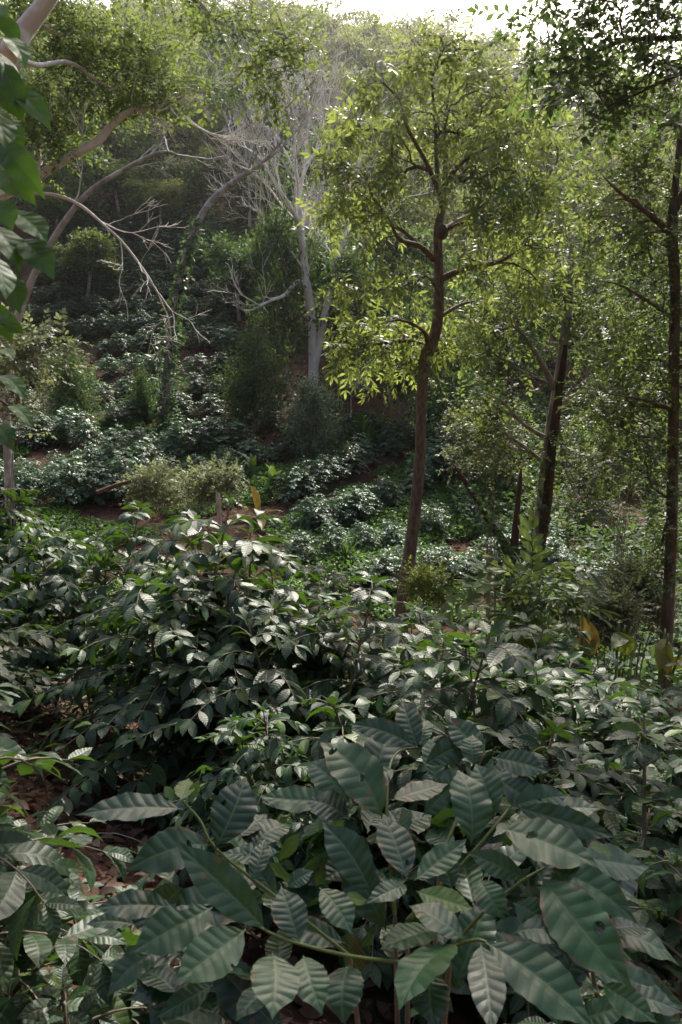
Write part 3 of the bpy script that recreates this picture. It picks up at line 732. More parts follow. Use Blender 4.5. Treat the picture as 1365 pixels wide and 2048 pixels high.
# ---- middle distance and near bushes
G_MID = 'large coffee bushes in the near row'
mid_proto = [coffee_proto(200 + k, '', G_MID, M_COFFEE, H=1.7, R=.80, stems=4, dz=.105, L0=.15, step=.07, tm=T_MID, low=.2, hang=.42, berries=0) for k in range(4)]
mids = [  # px centre, py of the top, distance, variant, width factor, label
    (45, 925, 6.3, 0, 1.0, 'tall coffee bush at the left edge with sunlit top leaves, beneath the pale trunk'),
    (190, 1000, 5.6, 1, 1.0, 'coffee bush between the left-edge bush and the tallest dark one, leaves lit on top'),
    (345, 985, 4.5, 2, 1.05, 'tallest dark coffee bush of the near row, hiding the slope below the pale feathery shrubs'),
    (490, 1055, 4.5, 3, 1.0, 'coffee bush right of the tallest dark one, its crest bright yellow-green in the sun'),
    (570, 1085, 5.4, 0, 1.0, 'coffee bush behind the near row crest, left of the small agave'),
    (640, 1145, 4.0, 1, 1.0, 'coffee bush carrying pale shining leaves right below the small spiky agave'),
    (735, 1165, 4.4, 2, .95, 'coffee bush just left of where the main trunk disappears behind leaves'),
    (845, 1235, 3.4, 3, 1.05, 'coffee bush with broad silvery leaves in front of the main trunk foot'),
    (900, 1190, 5.6, 0, 1.1, 'coffee bush behind the silvery one, between main trunk and forked stump'),
    (1000, 1300, 3.1, 1, .95, 'coffee bush directly behind the top of the big-leaved foreground plant'),
    (1010, 1215, 6.0, 2, 1.1, 'coffee bush in front of the forked stump foot'),
    (1110, 1275, 4.8, 3, 1.1, 'coffee bush in front of the hanging yellowing leaves'),
    (1185, 1345, 3.3, 0, 1.0, 'glossy coffee bush to the right of the foreground plant top, with bright upper leaves'),
    (1310, 1330, 3.8, 2, 1.1, 'coffee bush at the right edge under the thick right-hand trunk'),
    (1230, 1290, 5.6, 1, 1.1, 'coffee bush below the sunny small-leaved shrub, beside the drooping yellow plant'),
       (1450, 1390, 3.1, 3, 1.0, 'coffee bush cut by the right frame edge, above the berry-laden one'),
    (1490, 1330, 4.7, 1, 1.0, 'coffee bush cut by the right frame edge, below the olive folded leaves'),
    (-110, 1090, 4.5, 2, 1.0, 'coffee bush cut by the left frame edge, behind the bright green one'),
    (575, 1370, 3.1, 0, .7, 'shaded coffee bush above the left shoots of the foreground plant'),
]
rng = np.random.default_rng(31)
for px, py, Y, k, wf, lab in mids:
    g = ground(px, Y); top = P(px, py, Y); s = (top[2] - g[2]) / 1.74
    put(mid_proto, k, (g[0], g[1], g[2] - .03), rng.random() * 6.28, (s * wf * .5 + .5 * wf, s * wf * .5 + .5 * wf, s), lab, G_MID)
nears = [
    (5, 1225, 1.75, 0, .62, 'coffee bush leaning in at the left edge with large bright green leaves', dict(H=1.5, R=.36, stems=3, dz=.12, L0=.155, step=.085, berries=0)),
    (0, 1590, 2.2, 1, .7, 'low sunlit coffee bush with green berry clusters at the lower left', dict(H=1.2, R=.40, stems=3, dz=.11, L0=.11, step=.06, berries=.3)),
    (120, 1850, 1.75, 2, .7, 'small coffee bush with pale lit leaves low at the bottom left', dict(H=.8, R=.27, stems=2, dz=.10, L0=.10, step=.06, berries=.1)),
    (215, 1760, 2.5, 6, .7, 'small lit coffee bush on the litter, left of the foreground plant', dict(H=.8, R=.26, stems=2, dz=.11, L0=.11, step=.065, berries=0)),
 (1330, 1430, 2.4, 3, .9, 'coffee bush heavy with green berries, right of the foreground plant', dict(H=1.3, R=.42, stems=3, dz=.11, L0=.12, step=.06, berries=.45)),
    (1350, 1790, 1.6, 4, .7, 'low coffee bush with shining leaves at the bottom right edge', dict(H=.8, R=.30, stems=2, dz=.10, L0=.105, step=.06, berries=.1)),
]
for px, py, Y, k, wf, lab, kw in nears:
    g = ground(px, Y); top = P(px, py, Y); kw['H'] = top[2] - g[2] - .05
    r = coffee_proto(300 + k, lab, 'coffee bushes close to the camera', M_COFFEE, tm=T_HIN, **kw)
    r.location = (g[0], g[1], g[2] - .03)

# ---- the big-leaved plant in the foreground, leaf by leaf: base px, tip px, distance of base and tip, width px
FL = [
 (367,1618,152,1631,.95,.93,66,.2),(432,1696,492,1553,.93,1.0,104,.5),(420,1690,250,1742,.92,.85,92,.3),(535,1861,350,1683,.82,.84,100,.4),
 (492,1858,348,1968,.82,.74,122,.3),(425,1815,258,1908,.86,.80,112,.1),(350,1816,188,1818,.88,.86,60,.0),(599,1885,562,1772,.83,.88,98,.3),
 (545,1905,545,2040,.80,.72,130,.1),(607,1911,645,2030,.80,.74,88,.3),(670,1600,520,1592,1.02,1.04,60,.3),(362,1600,378,1556,.96,1.0,50,.6),
 (480,1676,535,1628,.97,1.02,50,.3),(505,1700,585,1652,.96,1.0,58,.3),(505,1765,530,1678,.9,.95,46,.2),(575,1775,628,1742,.92,.93,48,.3),
 (272,1850,170,1850,.9,.9,36,.3),(330,1900,215,1995,.86,.82,62,.2),(425,1970,312,2035,.80,.76,62,.1),(640,1775,705,1870,.88,.84,88,.2),
 (765,1638,640,1485,1.0,1.06,100,.4),(785,1600,897,1568,1.02,1.05,54,.3),(815,1758,768,1628,.93,1.0,90,.4),(745,1788,645,1645,.92,.97,92,.2),
 (830,1760,934,1678,.93,.97,62,.4),(942,1691,916,1540,.97,1.05,88,.4),(987,1640,952,1528,1.0,1.07,86,.5),(1025,1612,1135,1592,1.02,1.03,62,.3),
 (1032,1613,1232,1675,1.0,.96,66,.4),(1002,1656,1198,1732,.97,.92,98,.4),(1092,1738,1278,1850,.93,.86,80,.4),(1082,1752,1266,1978,.92,.80,138,.3),
 (1052,1756,936,1704,.95,.97,62,.2),(1027,1806,1104,1866,.9,.88,84,.0),(917,1886,798,2022,.84,.76,108,.2),(962,1887,985,2070,.83,.72,96,.4),
 (972,1884,1194,2066,.83,.74,128,.4),(932,1881,818,1812,.85,.88,58,-.2),(832,1782,946,1818,.91,.87,58,.3),(815,1771,730,1808,.92,.88,46,.2),
 (815,1761,750,1742,.93,.94,46,.3),(1027,1866,1156,1890,.87,.85,58,.3),(1202,1966,1315,2046,.82,.78,74,.3),
 (837,1496,806,1401,1.13,1.2,66,.5),(832,1494,700,1449,1.13,1.16,56,.4),(847,1494,856,1440,1.13,1.18,42,.4),(972,1509,896,1432,1.1,1.15,66,.4),
 (847,1530,958,1476,1.1,1.14,66,.4),(985,1515,1098,1545,1.09,1.06,64,.4),(950,1532,946,1470,1.08,1.12,50,.3),
 (700,1640,610,1600,1.0,1.03,70,.3),(720,1700,650,1760,.97,.93,80,.1),(880,1860,760,1900,.9,.86,80,.0),(700,1930,690,2050,.84,.78,100,.0),
 (1090,1930,1120,2060,.84,.78,90,.1),(860,1940,870,2060,.84,.78,100,.0),(1000,1560,1090,1620,1.06,1.04,70,.2),(1130,1700,1195,1790,.97,.93,70,.1),
 (790,1540,720,1590,1.07,1.05,64,.2),(560,1960,470,2045,.82,.77,90,.1),(905,1780,880,1690,.95,1.0,70,.1),(960,1760,1010,1840,.94,.9,80,.1),
]
rng = np.random.default_rng(41); lb = MB()
fg = ground(850, 1.0); root = thing('coffee_plant', 'large broad-leaved coffee plant in the shaded foreground, grey sheen on its ribbed leaves', 'coffee plant', fg)
leafP, leafD, leafN, leafS, leafW, leafUp = [], [], [], [], [], []
for bx, by, tx, ty, bY, tY, wpx, tilt in FL:
    b = P(bx, by, bY); tp = P(tx, ty, tY); d = tp - b; L = np.linalg.norm(d); d /= L
    view = np.array([0, 0, EYE]) - b; view /= np.linalg.norm(view)
    n = np.array([0, 0, 1.]) * .75 + view * (.35 + tilt) + rng.normal(size=3) * .26
    x = np.cross(d, n); x /= np.linalg.norm(x); fore = max(.55, np.linalg.norm(x - view * (x @ view)))
    leafP.append(b); leafD.append(d); leafN.append(n); leafS.append(L)
    leafW.append(.87 * min(1.75, wpx / FPX * (bY + tY) / 2 / fore / (.44 * L)))
young = [i for i, f in enumerate(FL) if f[:2] in ((362, 1600), (832, 1782))]; FLm = [i for i in range(len(FL)) if i not in young]
pick_ = lambda a, ix: [a[i] for i in ix]
place(lb, T_HI, *[pick_(a, FLm) for a in (leafP, leafD, leafN, leafS, leafW)], rng)
yb = MB(); place(yb, T_HI, *[pick_(a, young) for a in (leafP, leafD, leafN, leafS, leafW)], rng)
for bx, by, tx, ty, bY in ((1177, 1693, 1226, 1710, .95), (560, 1720, 600, 1665, .97), (690, 1795, 735, 1800, .9), (378, 1605, 400, 1560, .97), (350, 1600, 330, 1572, .97), (650, 1690, 690, 1640, 1.0)):
    b = P(bx, by, bY); d_ = P(tx, ty, bY + .02) - b; place(yb, T_HI, [b], [d_], [np.array([0, -.5, 1.]) + rng.normal(size=3) * .4], [np.linalg.norm(d_)], [1.1], rng)
yb.build('young_leaves', M_YOUNG, root, fg)
# shaded leaves lower in the plant
k = 170; px_ = rng.uniform(330, 1230, k); top_ = np.interp(px_, [330, 600, 760, 1000, 1150, 1230], [1720, 1640, 1500, 1520, 1640, 1760]); py_ = top_ + 40 + rng.random(k) * 420; rY = np.interp(py_, [1450, 2100], [1.2, .9]) + .07 + .1 * rng.random(k)
q = np.array([P(a, b, c) for a, b, c in zip(px_, py_, rY)]); cx = q - np.array([.08, 1.0, 0]); cx[:, 2] = 0; cx /= np.linalg.norm(cx, axis=1)[:, None] + 1e-6
D = cx * .9 + unit(rng, k) * .7 + [0, 0, .05]; D[:, 2] -= .2
place(lb, T_HI, q, D, np.array([0, -.25, 1.]) + rng.normal(size=(k, 3)) * .35, rng.uniform(.09, .145, k), None, rng)
lb.build('foliage', M_COFFEE_FG, root, fg)
sb = MB(); hub = np.array([.10, 1.02, fg[2]])
def stemline(pts, w0, w1):
    a = np.array([P(x, y, Y + .02) for x, y, Y in pts]); s = smooth_line(a, len(pts) * 5); m = MB(); tube(m, s, np.linspace(w0, w1, len(s)), 7); m.build('branch', M_GSTEM, root, fg); return a[0]
starts = [stemline([(900, 1930, .92), (810, 1925, .86), (700, 1912, .82), (600, 1888, .81), (545, 1868, .82), (500, 1840, .84)], 0.0026, 0.0014),
 stemline([(700, 1912, .9), (560, 1800, .92), (435, 1700, .93), (400, 1640, .95), (365, 1602, .96)], 0.0024, 0.0014),
 stemline([(790, 1830, .96), (775, 1640, 1.0), (778, 1545, 1.06), (795, 1505, 1.1), (835, 1494, 1.13)], 0.0024, 0.0014),
 stemline([(815, 1840, .95), (890, 1765, .95), (950, 1700, .97), (1000, 1640, 1.0), (1032, 1600, 1.03)], 0.0025, 0.0014),
 stemline([(900, 1900, .93), (970, 1822, .92), (1040, 1765, .93), (1090, 1735, .94)], 0.0025, 0.0015),
 stemline([(880, 1960, .93), (905, 1900, .86), (950, 1880, .83), (975, 1884, .82)], 0.0025, 0.0015),
 stemline([(880, 1720, 1.0), (930, 1600, 1.06), (965, 1515, 1.09), (985, 1500, 1.1)], 0.0022, 0.0012)]
sb = MB()
for s in starts:
    m = (hub + s) / 2 + np.array([0, 0, -.05]); tube(sb, smooth_line(np.array([fg + (s - fg) * np.array([.1, .1, 0]), fg * .5 + s * .5 + np.array([0, .05, .1]), s]), 10), np.linspace(.008, .0027, 10), 7)
tube(sb, smooth_line(np.array([fg + [0, 0, -.05], fg + [.01, .02, .4], fg + [0, 0, .8]]), 8), np.linspace(.016, .009, 8), 8)
sb.build('stem', B_STEM, root, fg)
KIDS[root.name] = []

# ---- broad-leaved climber hanging in at the left edge
BL = [(-5,30,40,92,1.0,1.0,34),(0,70,53,142,1.0,.96,36),(0,105,18,215,1.02,.98,40),(-6,120,48,238,1.0,.97,40),(10,165,104,264,1.0,.97,40),(0,170,48,246,1.02,1.0,50),
 (-10,235,45,310,1.02,1.0,50),(0,288,92,400,1.0,.96,44),(-15,350,74,412,1.0,.97,56),(20,420,95,486,1.0,.97,56),(-12,400,26,462,.98,.95,48),(-20,450,40,545,1.0,.97,60),
 (40,478,108,560,1.0,.96,56),(-5,530,40,628,1.0,.97,52),(-10,636,44,652,1.0,.97,26),(8,650,50,668,1.0,.97,26),(-5,700,28,722,1,.97,30),(0,752,52,802,1,.96,36),
 (18,812,66,858,1,.96,26),(-6,850,30,905,1,.96,36),(-15,20,20,40,1,.97,30),(-30,200,10,300,.98,.95,60),(-30,500,12,600,.98,.95,60),(-20,600,25,690,1.02,1,40)]
g = ground(-75, 1.0); rng = np.random.default_rng(43)
root = thing('climbing_plant', 'broad glossy leaves of a climber hanging down the left edge', 'climber', g); lb = MB(); sb = MB(); a_ = []
tube(sb, smooth_line(np.array([g, P(-62, 1500, 1.03), P(-50, 900, 1.02), P(-34, 500, 1.02), P(-30, 250, 1.02), P(-26, -60, 1.02)]), 40), np.linspace(.014, .005, 40), 7)
for bx, by, tx, ty, bY, tY, wpx in BL:
    b = P(bx, by, bY); tp = P(tx, ty, tY); d = tp - b; L = np.linalg.norm(d); view = np.array([0, 0, EYE]) - b; view /= np.linalg.norm(view)
    n = np.array([.25, -.2, .3]) + view * rng.uniform(.5, 1.1) + rng.normal(size=3) * .25
    a_.append((b, d, n, L, wpx / FPX / (.5 * L)))
    tube(sb, smooth_line(np.array([P(-33, by - 25, 1.02), (P(-33, by, 1.0) + b) / 2 + [0, 0, .01], b]), 6), np.linspace(.003, .0016, 6), 5)
place(lb, T_BROAD, [a[0] for a in a_], [a[1] for a in a_], [a[2] for a in a_], [a[3] for a in a_], np.clip([a[4] for a in a_], .6, 1.5), rng)
lb.build('foliage', M_BROAD, root, g); sb.build('stem', B_STEM, root, g)

# ================================================================== TREES NEAR BY
# main tree
Y = 10.0
tr = pxline([(808, 1190, 29), (826, 1060, 25), (840, 920, 22), (844, 790, 21), (853, 718, 24), (874, 652, 22), (879, 560, 19), (876, 465, 17), (885, 410, 12), (877, 375, 10)], Y)
tr = to_ground(tr[0], tr[1], 1.3, .12, (-.12, 0))
limbs = [pxline([(878, 380, 11), (850, 320, 8), (815, 255, 6), (800, 200, 4)], Y, dY=[0, -.2, -.5, -.6]), pxline([(878, 378, 11), (873, 310, 8), (870, 230, 6), (862, 150, 4)], Y, dY=[0, .1, .2, .3]),
 pxline([(882, 450, 13), (892, 330, 11), (890, 250, 8), (905, 150, 4)], Y, dY=[0, .3, .6, .9]), pxline([(884, 380, 10), (925, 325, 8), (985, 290, 5)], Y, dY=[0, -.4, -.7]),
 pxline([(868, 520, 13), (840, 492, 10), (800, 478, 8), (775, 432, 5)], Y, dY=[0, -.2, -.5, -.8]), pxline([(878, 560, 14), (930, 538, 11), (1000, 523, 7), (1050, 490, 4)], Y, dY=[0, -.2, -.4, -.3]),
 pxline([(886, 462, 13), (930, 435, 10), (985, 415, 6), (1040, 380, 4)], Y, dY=[0, .3, .7, 1.0]), pxline([(858, 690, 12), (845, 660, 7), (800, 640, 5), (760, 650, 3)], Y, dY=[0, -.3, -.6, -.8]),
 pxline([(870, 640, 9), (920, 610, 7), (960, 600, 4)], Y, dY=[0, .3, .6])]
cl = [(880,75,60,25),(820,112,60,28),(950,110,60,28),(760,170,60,32),(870,165,70,32),(990,170,70,32),(1060,215,55,32),(700,235,50,36),(790,245,70,30),(900,245,60,30),(1010,260,70,32),(1095,295,45,36),(690,322,45,36),
 (770,325,60,30),(960,335,70,30),(1060,365,60,34),(1112,425,40,36),(690,412,40,36),(760,410,50,34),(955,415,50,26),(1020,452,60,30),(1090,505,50,30),(740,500,50,30),(690,565,40,34),(812,560,50,26),(940,520,50,26),
 (1000,562,60,26),(1062,580,40,26),(730,640,55,30),(800,660,50,26),(700,702,40,36),(870,692,45,26),(930,640,45,26),(770,728,40,22)]
rb = np.random.default_rng(50); bl = [pxblob(a, b, c * 1.08, d * 1.1, Y + float(np.clip(rb.normal() * .6, -.7, 1.1)), .3) for a, b, c, d in cl]
rng = np.random.default_rng(51)
main = make_tree('broadleaf_tree', 'slender tree with a wavy brown trunk and full feathery crown, centre of the clearing', 'tree', [tr] + limbs, blob_pts(bl, 690, rng, .6),
          (M_MAIN, T_PIN, 2, .29, .10, .5, .7, .55), B_BROWN, 52, .0033, .5, start=.55, sides=14)
kb = MB(); c = P(884, 463, Y - .04); v, q, uv = leaf_tmpl(2, 2)
la = np.linspace(-1.5, 1.5, 9); lo = np.linspace(0, 2 * np.pi, 12, endpoint=False)
vv = np.array([[math.cos(a) * math.cos(b) * (1 + .2 * math.sin(3 * b)), math.cos(a) * math.sin(b) * (1 + .15 * math.cos(2 * b + a)), 1.15 * math.sin(a)] for a in la for b in lo]) * .085 + c
i = np.arange(8)[:, None] * 12; j = np.arange(12)[None, :]; kb.add(vv, np.stack([i + j, i + (j + 1) % 12, i + 12 + (j + 1) % 12, i + 12 + j], -1).reshape(-1, 4))
kb.build('knot', B_DARK, main, np.array(main.location))

# split trunk tree on the right
Y = 11.5
tr = pxline([(1052, 1170, 34), (1070, 1090, 26), (1083, 1010, 22), (1094, 900, 20), (1112, 790, 18), (1126, 700, 18), (1136, 620, 18), (1140, 540, 12), (1146, 470, 6)], Y)
tr = to_ground(tr[0], tr[1], 1.4)
sp = pxline([(1072, 1150, 22), (1085, 1070, 20), (1095, 1000, 20), (1104, 900, 18), (1117, 800, 17), (1127, 730, 13), (1132, 690, 8)], Y, dY=[-.08] * 7)
limbs = [pxline([(1112, 780, 14), (1080, 720, 9), (1040, 660, 6), (1000, 610, 4)], Y, dY=[0, -.2, -.5, -.8]), pxline([(1125, 690, 12), (1160, 640, 8), (1200, 600, 5)], Y, dY=[0, .2, .4]),
 pxline([(1100, 880, 10), (1050, 850, 7), (1000, 800, 5), (950, 780, 3)], Y, dY=[0, -.3, -.7, -1]), pxline([(1105, 840, 9), (1150, 770, 7), (1190, 730, 4)], Y, dY=[0, -.2, -.5]), pxline([(1096, 930, 8), (1030, 880, 6), (985, 850, 4)], Y, dY=[0, -.4, -.8])]
bl = [pxblob(1010, 650, 100, 80, Y), pxblob(1130, 590, 110, 70, Y), pxblob(985, 800, 85, 90, Y), pxblob(1200, 650, 90, 70, Y), pxblob(1070, 540, 90, 55, Y), pxblob(1220, 780, 90, 90, Y), pxblob(1010, 900, 80, 60, Y, wt=.7), pxblob(1170, 900, 90, 80, Y), pxblob(1180, 1020, 60, 60, Y, wt=.5), pxblob(1160, 520, 60, 50, Y)]
rng = np.random.default_rng(61)
t2 = make_tree('split_trunk_tree', 'tree with a split, partly hollow trunk and thin sprays of small leaves', 'tree', [tr] + limbs, blob_pts(bl, 400, rng, .6),
          (M_SPRAY, T_SPRAY, 3, .36, .13, .5, .1, .85), B_GREY, 62, .0036, .5, start=.5, sides=10, sag=.03)
m = MB(); tube(m, *sp, 9); m.build('rotten_split', B_RED, t2, np.array(t2.location))
# climbing leaves round its foot
m = MB(); rng = np.random.default_rng(63); k = 240; f = rng.random(k) ** 1.3; px_ = np.interp(f, [0, .5, 1], [1052, 1078, 1094]); py_ = np.interp(f, [0, .5, 1], [1190, 1060, 930])
q = np.array([P(a + rng.normal() * 13, b, Y - .15 + rng.normal() * .12) for a, b in zip(px_, py_)]); D = unit(rng, k) + [0, -.4, -.3]
place(m, T_SMALL, q, D, unit(rng, k) + [0, -.5, .7], rng.uniform(.07, .13, k), None, rng); m.build('ivy', M_IVY, t2, np.array(t2.location))

# forked dead stump in front of it
Y = 9.0
tr = pxline([(1036, 1235, 34), (1024, 1150, 26), (1010, 1090, 18), (975, 1035, 14), (945, 985, 13), (925, 955, 9), (908, 930, 3)], Y); tr = to_ground(tr[0], tr[1], 1.3)
lim = [pxline([(1024, 1150, 20), (1030, 1080, 17), (1036, 1010, 11), (1041, 960, 8), (1043, 925, 3)], Y)]
stump = make_tree('dead_stump', 'forked mossy stump with two broken prongs in front of the split trunk', 'tree stump', [tr] + lim, [], None, B_RED, 64)

m = MB(); rng = np.random.default_rng(66); k = 300; f = rng.random(k); px_ = np.interp(f, [0, .4, .7, 1], [1036, 1022, 1000, 930]); py_ = np.interp(f, [0, .4, .7, 1], [1235, 1140, 1070, 965])
q = np.array([P(a + rng.normal() * 9, b, Y - .08 + rng.normal() * .08) for a, b in zip(px_, py_)]); D = unit(rng, k) + [0, -.4, -.3]
place(m, T_SMALL, q, D, unit(rng, k) + [0, -.5, .7], rng.uniform(.05, .1, k), None, rng); m.build('ivy', M_IVY, stump, np.array(stump.location))
# stout tree at the right edge
Y = 8.5
tr = pxline([(1332, 1300, 26), (1340, 1150, 23), (1345, 1000, 22), (1348, 760, 21), (1350, 560, 20), (1344, 470, 22), (1350, 380, 14), (1360, 280, 12), (1350, 200, 6)], Y); tr = to_ground(tr[0], tr[1], 1.3)
limbs = [pxline([(1345, 470, 15), (1300, 430, 10), (1240, 385, 6), (1200, 345, 3)], Y, dY=[0, -.2, -.4, -.5]), pxline([(1350, 640, 9), (1300, 605, 6), (1240, 570, 4), (1185, 560, 2)], Y, dY=[0, -.3, -.5, -.6]),
 pxline([(1348, 820, 10), (1290, 800, 7), (1230, 790, 4)], Y, dY=[0, -.3, -.4]), pxline([(1345, 900, 8), (1300, 850, 6), (1250, 840, 4)], Y, dY=[0, .3, .6]), pxline([(1352, 420, 14), (1400, 300, 9), (1420, 200, 6)], Y)]
bl = [pxblob(1275, 330, 100, 85, Y), pxblob(1335, 210, 80, 70, Y), pxblob(1225, 420, 75, 75, Y), pxblob(1300, 500, 90, 75, Y), pxblob(1285, 640, 90, 95, Y), pxblob(1255, 800, 90, 90, Y), pxblob(1310, 930, 80, 85, Y), pxblob(1335, 1080, 45, 80, Y), pxblob(1420, 400, 90, 150, Y), pxblob(1430, 700, 80, 180, Y)]
rng = np.random.default_rng(71)
make_tree('shade_tree', 'dark stout tree at the right edge with layered leafy boughs', 'tree', [tr] + limbs, blob_pts(bl, 500, rng, .6),
          (M_SPRAY, T_SPRAY, 3, .30, .10, .5, .15, .85), B_DARK, 72, .0036, .5, start=.3, sides=12, sag=.03)

# bough reaching in from a tree beyond the right edge, shading the foreground
base = np.array([4.7, 6.2, 0.]); base[2] = hgt(4.7, 6.2) - .1
def rel(x, y, z): return np.array([x, y, z + EYE])
tl = np.vstack([base, rel(4.6, 6.0, -1), rel(4.5, 5.9, 1.5), rel(4.3, 5.8, 3.3), rel(4.2, 5.7, 5.2)]); tl = smooth_line(tl, 24)
tr = (tl, np.linspace(.19, .06, 24))
limbs = [pxline([(1760, -60, 16), (1500, 60, 14), (1365, 75, 12), (1260, 80, 8), (1180, 110, 5), (1080, 165, 3)], 5.8), pxline([(1900, 60, 16), (1560, 130, 12), (1420, 130, 9), (1300, 175, 6), (1180, 240, 3)], 5.6)]
def wline(pts, r0, r1, n=16): s = smooth_line(np.array(pts), n); return s, np.linspace(r0, r1, n)
limbs += [wline([rel(4.3, 5.8, 3.3), rel(3.0, 5.2, 3.9), rel(1.6, 4.7, 3.9), rel(.4, 4.3, 3.7), rel(-.6, 4.1, 3.6)], .05, .012), wline([rel(4.4, 5.8, 2.6), rel(3.3, 4.6, 3.3), rel(2.2, 3.8, 3.4), rel(1.2, 3.4, 3.3)], .04, .01)]
bl = [pxblob(1245, 60, 120, 55, 5.8), pxblob(1335, 120, 70, 70, 5.7), pxblob(1140, 110, 70, 45, 5.8), pxblob(1205, 185, 90, 42, 5.7), pxblob(1330, 235, 60, 40, 5.7, wt=.6), pxblob(1065, 180, 50, 25, 5.8, wt=.7), pxblob(1090, 70, 55, 35, 5.8), pxblob(1170, 15, 80, 35, 5.8), pxblob(1300, -60, 200, 90, 5.8, wt=.6),
      (rel(.5, 4.5, 3.65), np.array([1.5, .9, .45]), 1.0), (rel(2.0, 4.0, 3.5), np.array([1.2, .8, .5]), .6)]
rng = np.random.default_rng(73)
make_tree('overhanging_tree', 'leafy bough of a tree outside the frame, hanging over the top right corner', 'tree', [tr] + limbs, blob_pts(bl, 660, rng, .6),
          (M_OVER, T_SPRAY, 3, .30, .09, .5, .25, .7), B_DARK, 74, .0026, .5, start=.4, sag=.0)

# pale-limbed tree at the left edge
Y = 10.5
base = ground(-170, Y); tl = smooth_line(np.array([base - [0, 0, .1], P(-165, 700, Y), P(-150, 470, Y), P(-110, 200, Y), P(-60, -60, Y), P(0, -260, Y)]), 34)
tr = (tl, np.interp(np.linspace(0, 1, 34), [0, .15, 1], [.30, .24, .07]))
limbs = [pxline([(-140, 440, 26), (-30, 405, 23), (50, 368, 20), (100, 338, 19), (150, 308, 18), (195, 283, 17), (225, 250, 15), (262, 222, 12), (318, 213, 7), (350, 195, 4)], Y),
 pxline([(-150, 470, 14), (-40, 408, 9), (30, 384, 7.5), (70, 387, 7), (112, 390, 6.5), (160, 410, 6), (205, 447, 5), (250, 490, 4.5), (298, 555, 4), (325, 605, 2.5)], Y, dY=[0, -.2, -.3, -.4, -.4, -.4, -.4, -.4, -.4, -.4]),
 pxline([(-115, 290, 44), (-40, 190, 42), (22, 100, 40), (48, 62, 37), (92, 5, 32), (130, -50, 26), (210, -130, 16)], Y - 2, dY=[2, .8, 0, 0, 0, 0, 0]),
 pxline([(-60, 140, 12), (60, 130, 9), (130, 118, 7), (165, 100, 5)], Y), pxline([(22, 100, 12), (70, 130, 9), (140, 125, 7), (200, 165, 6), (265, 200, 5)], Y, dY=[-1.5, -1, -.5, -.2, 0]),
 pxline([(130, -50, 16), (300, -60, 12), (372, -15, 8), (420, 35, 7), (480, 58, 6), (560, 66, 5), (610, 108, 3)], Y - 2), pxline([(300, -60, 10), (400, 5, 7), (445, 75, 5), (476, 135, 3)], Y - 2)]
bl = [pxblob(120, 70, 110, 50, Y), pxblob(245, 95, 120, 50, Y), pxblob(320, 150, 100, 50, Y), pxblob(190, 180, 110, 55, Y), pxblob(110, 255, 80, 55, Y), pxblob(330, 195, 60, 40, Y), pxblob(60, 180, 60, 60, Y), pxblob(40, 300, 60, 60, Y, wt=.7),
      pxblob(60, -40, 160, 50, Y), pxblob(440, 55, 55, 45, Y - 2), pxblob(520, 70, 70, 35, Y - 2), pxblob(580, 100, 45, 40, Y - 2), pxblob(480, 150, 50, 50, Y - 2), pxblob(540, 165, 45, 40, Y - 2), pxblob(300, -80, 160, 50, Y - 2, wt=.6)]
rng = np.random.default_rng(81)
make_tree('pale_limbed_tree', 'pale-barked tree at the left edge with a long bare crooked limb and fine foliage', 'tree', [tr] + limbs, blob_pts(bl, 600, rng, .6),
          (M_MIDT, T_SPRAY, 3, .30, .12, .5, .15, .8), B_PALEGREY, 82, .0032, .5, start=.5, sag=.02,
          twigs=[(2, f, .42, .009, 3, .55) for f in (1., .93, .85, .76, .66, .55)] + [(1, f, .5, .012, 4, .5) for f in (.97, .9, .8)])
# bare twigs on the drooping limb belong to a leafless tree beside it
# leaning grey trunk, left
tr = pxline([(12, 790, 17), (22, 690, 15), (60, 570, 14), (95, 500, 13), (132, 440, 12), (178, 385, 10.5), (235, 347, 9), (300, 312, 7), (335, 304, 6), (360, 312, 3)], 13.5); tr = to_ground(tr[0], tr[1])
bl = [pxblob(200, 390, 70, 40, 13), pxblob(280, 420, 60, 50, 13), pxblob(330, 300, 40, 25, 13.5), pxblob(310, 255, 30, 40, 13.5), pxblob(265, 520, 50, 60, 12.5, wt=.6), pxblob(110, 420, 60, 40, 13.5)]
make_bare('leaning_tree', 'grey leaning tree at the left with bare tangled twigs, rising right under the pale limb', [tr],
          [(0, 1., .5, .02, 4, .6), (0, .93, .6, .02, 4, .7), (0, .84, .6, .02, 4, .7), (0, .74, .6, .02, 4, .7)], B_GREY, 91)

# ================================================================== TREES ON THE FAR SLOPE
# ivy-clad leaning trunk
h0 = hit(328, 862); Y = h0[1]
tr = pxline([(328, 866, 20), (336, 740, 17), (346, 640, 16), (360, 560, 15), (385, 470, 15), (420, 405, 15), (470, 362, 13), (512, 336, 9), (530, 320, 5)], Y)
tr[0][0][2] -= .2
bl = [pxblob(500, 270, 45, 50, Y), pxblob(470, 330, 60, 30, Y), pxblob(520, 300, 50, 30, Y), pxblob(420, 330, 40, 40, Y)]
tr = (tr[0], tr[1] * .85)
t3 = make_bare('ivy_clad_tree', 'slanting grey tree with an ivy-wrapped foot and forked bare top', [tr],
          [(0, 1., 1.1, .045, 4, .6), (0, .97, 1.2, .04, 4, .6), (0, .9, 1.2, .04, 4, .6), (0, .84, 1.0, .035, 4, .6), (0, .76, .9, .03, 3, .6)], B_GREY, 93)
rng = np.random.default_rng(94); k = 1500; f = rng.random(k) ** 1.7; px_ = np.interp(f, [0, .25, .55, 1], [328, 336, 350, 395]); py_ = np.interp(f, [0, .25, .55, 1], [866, 740, 610, 440])
wd = np.interp(f, [0, .1, .35, .5, 1], [10, 22, 20, 9, 12])
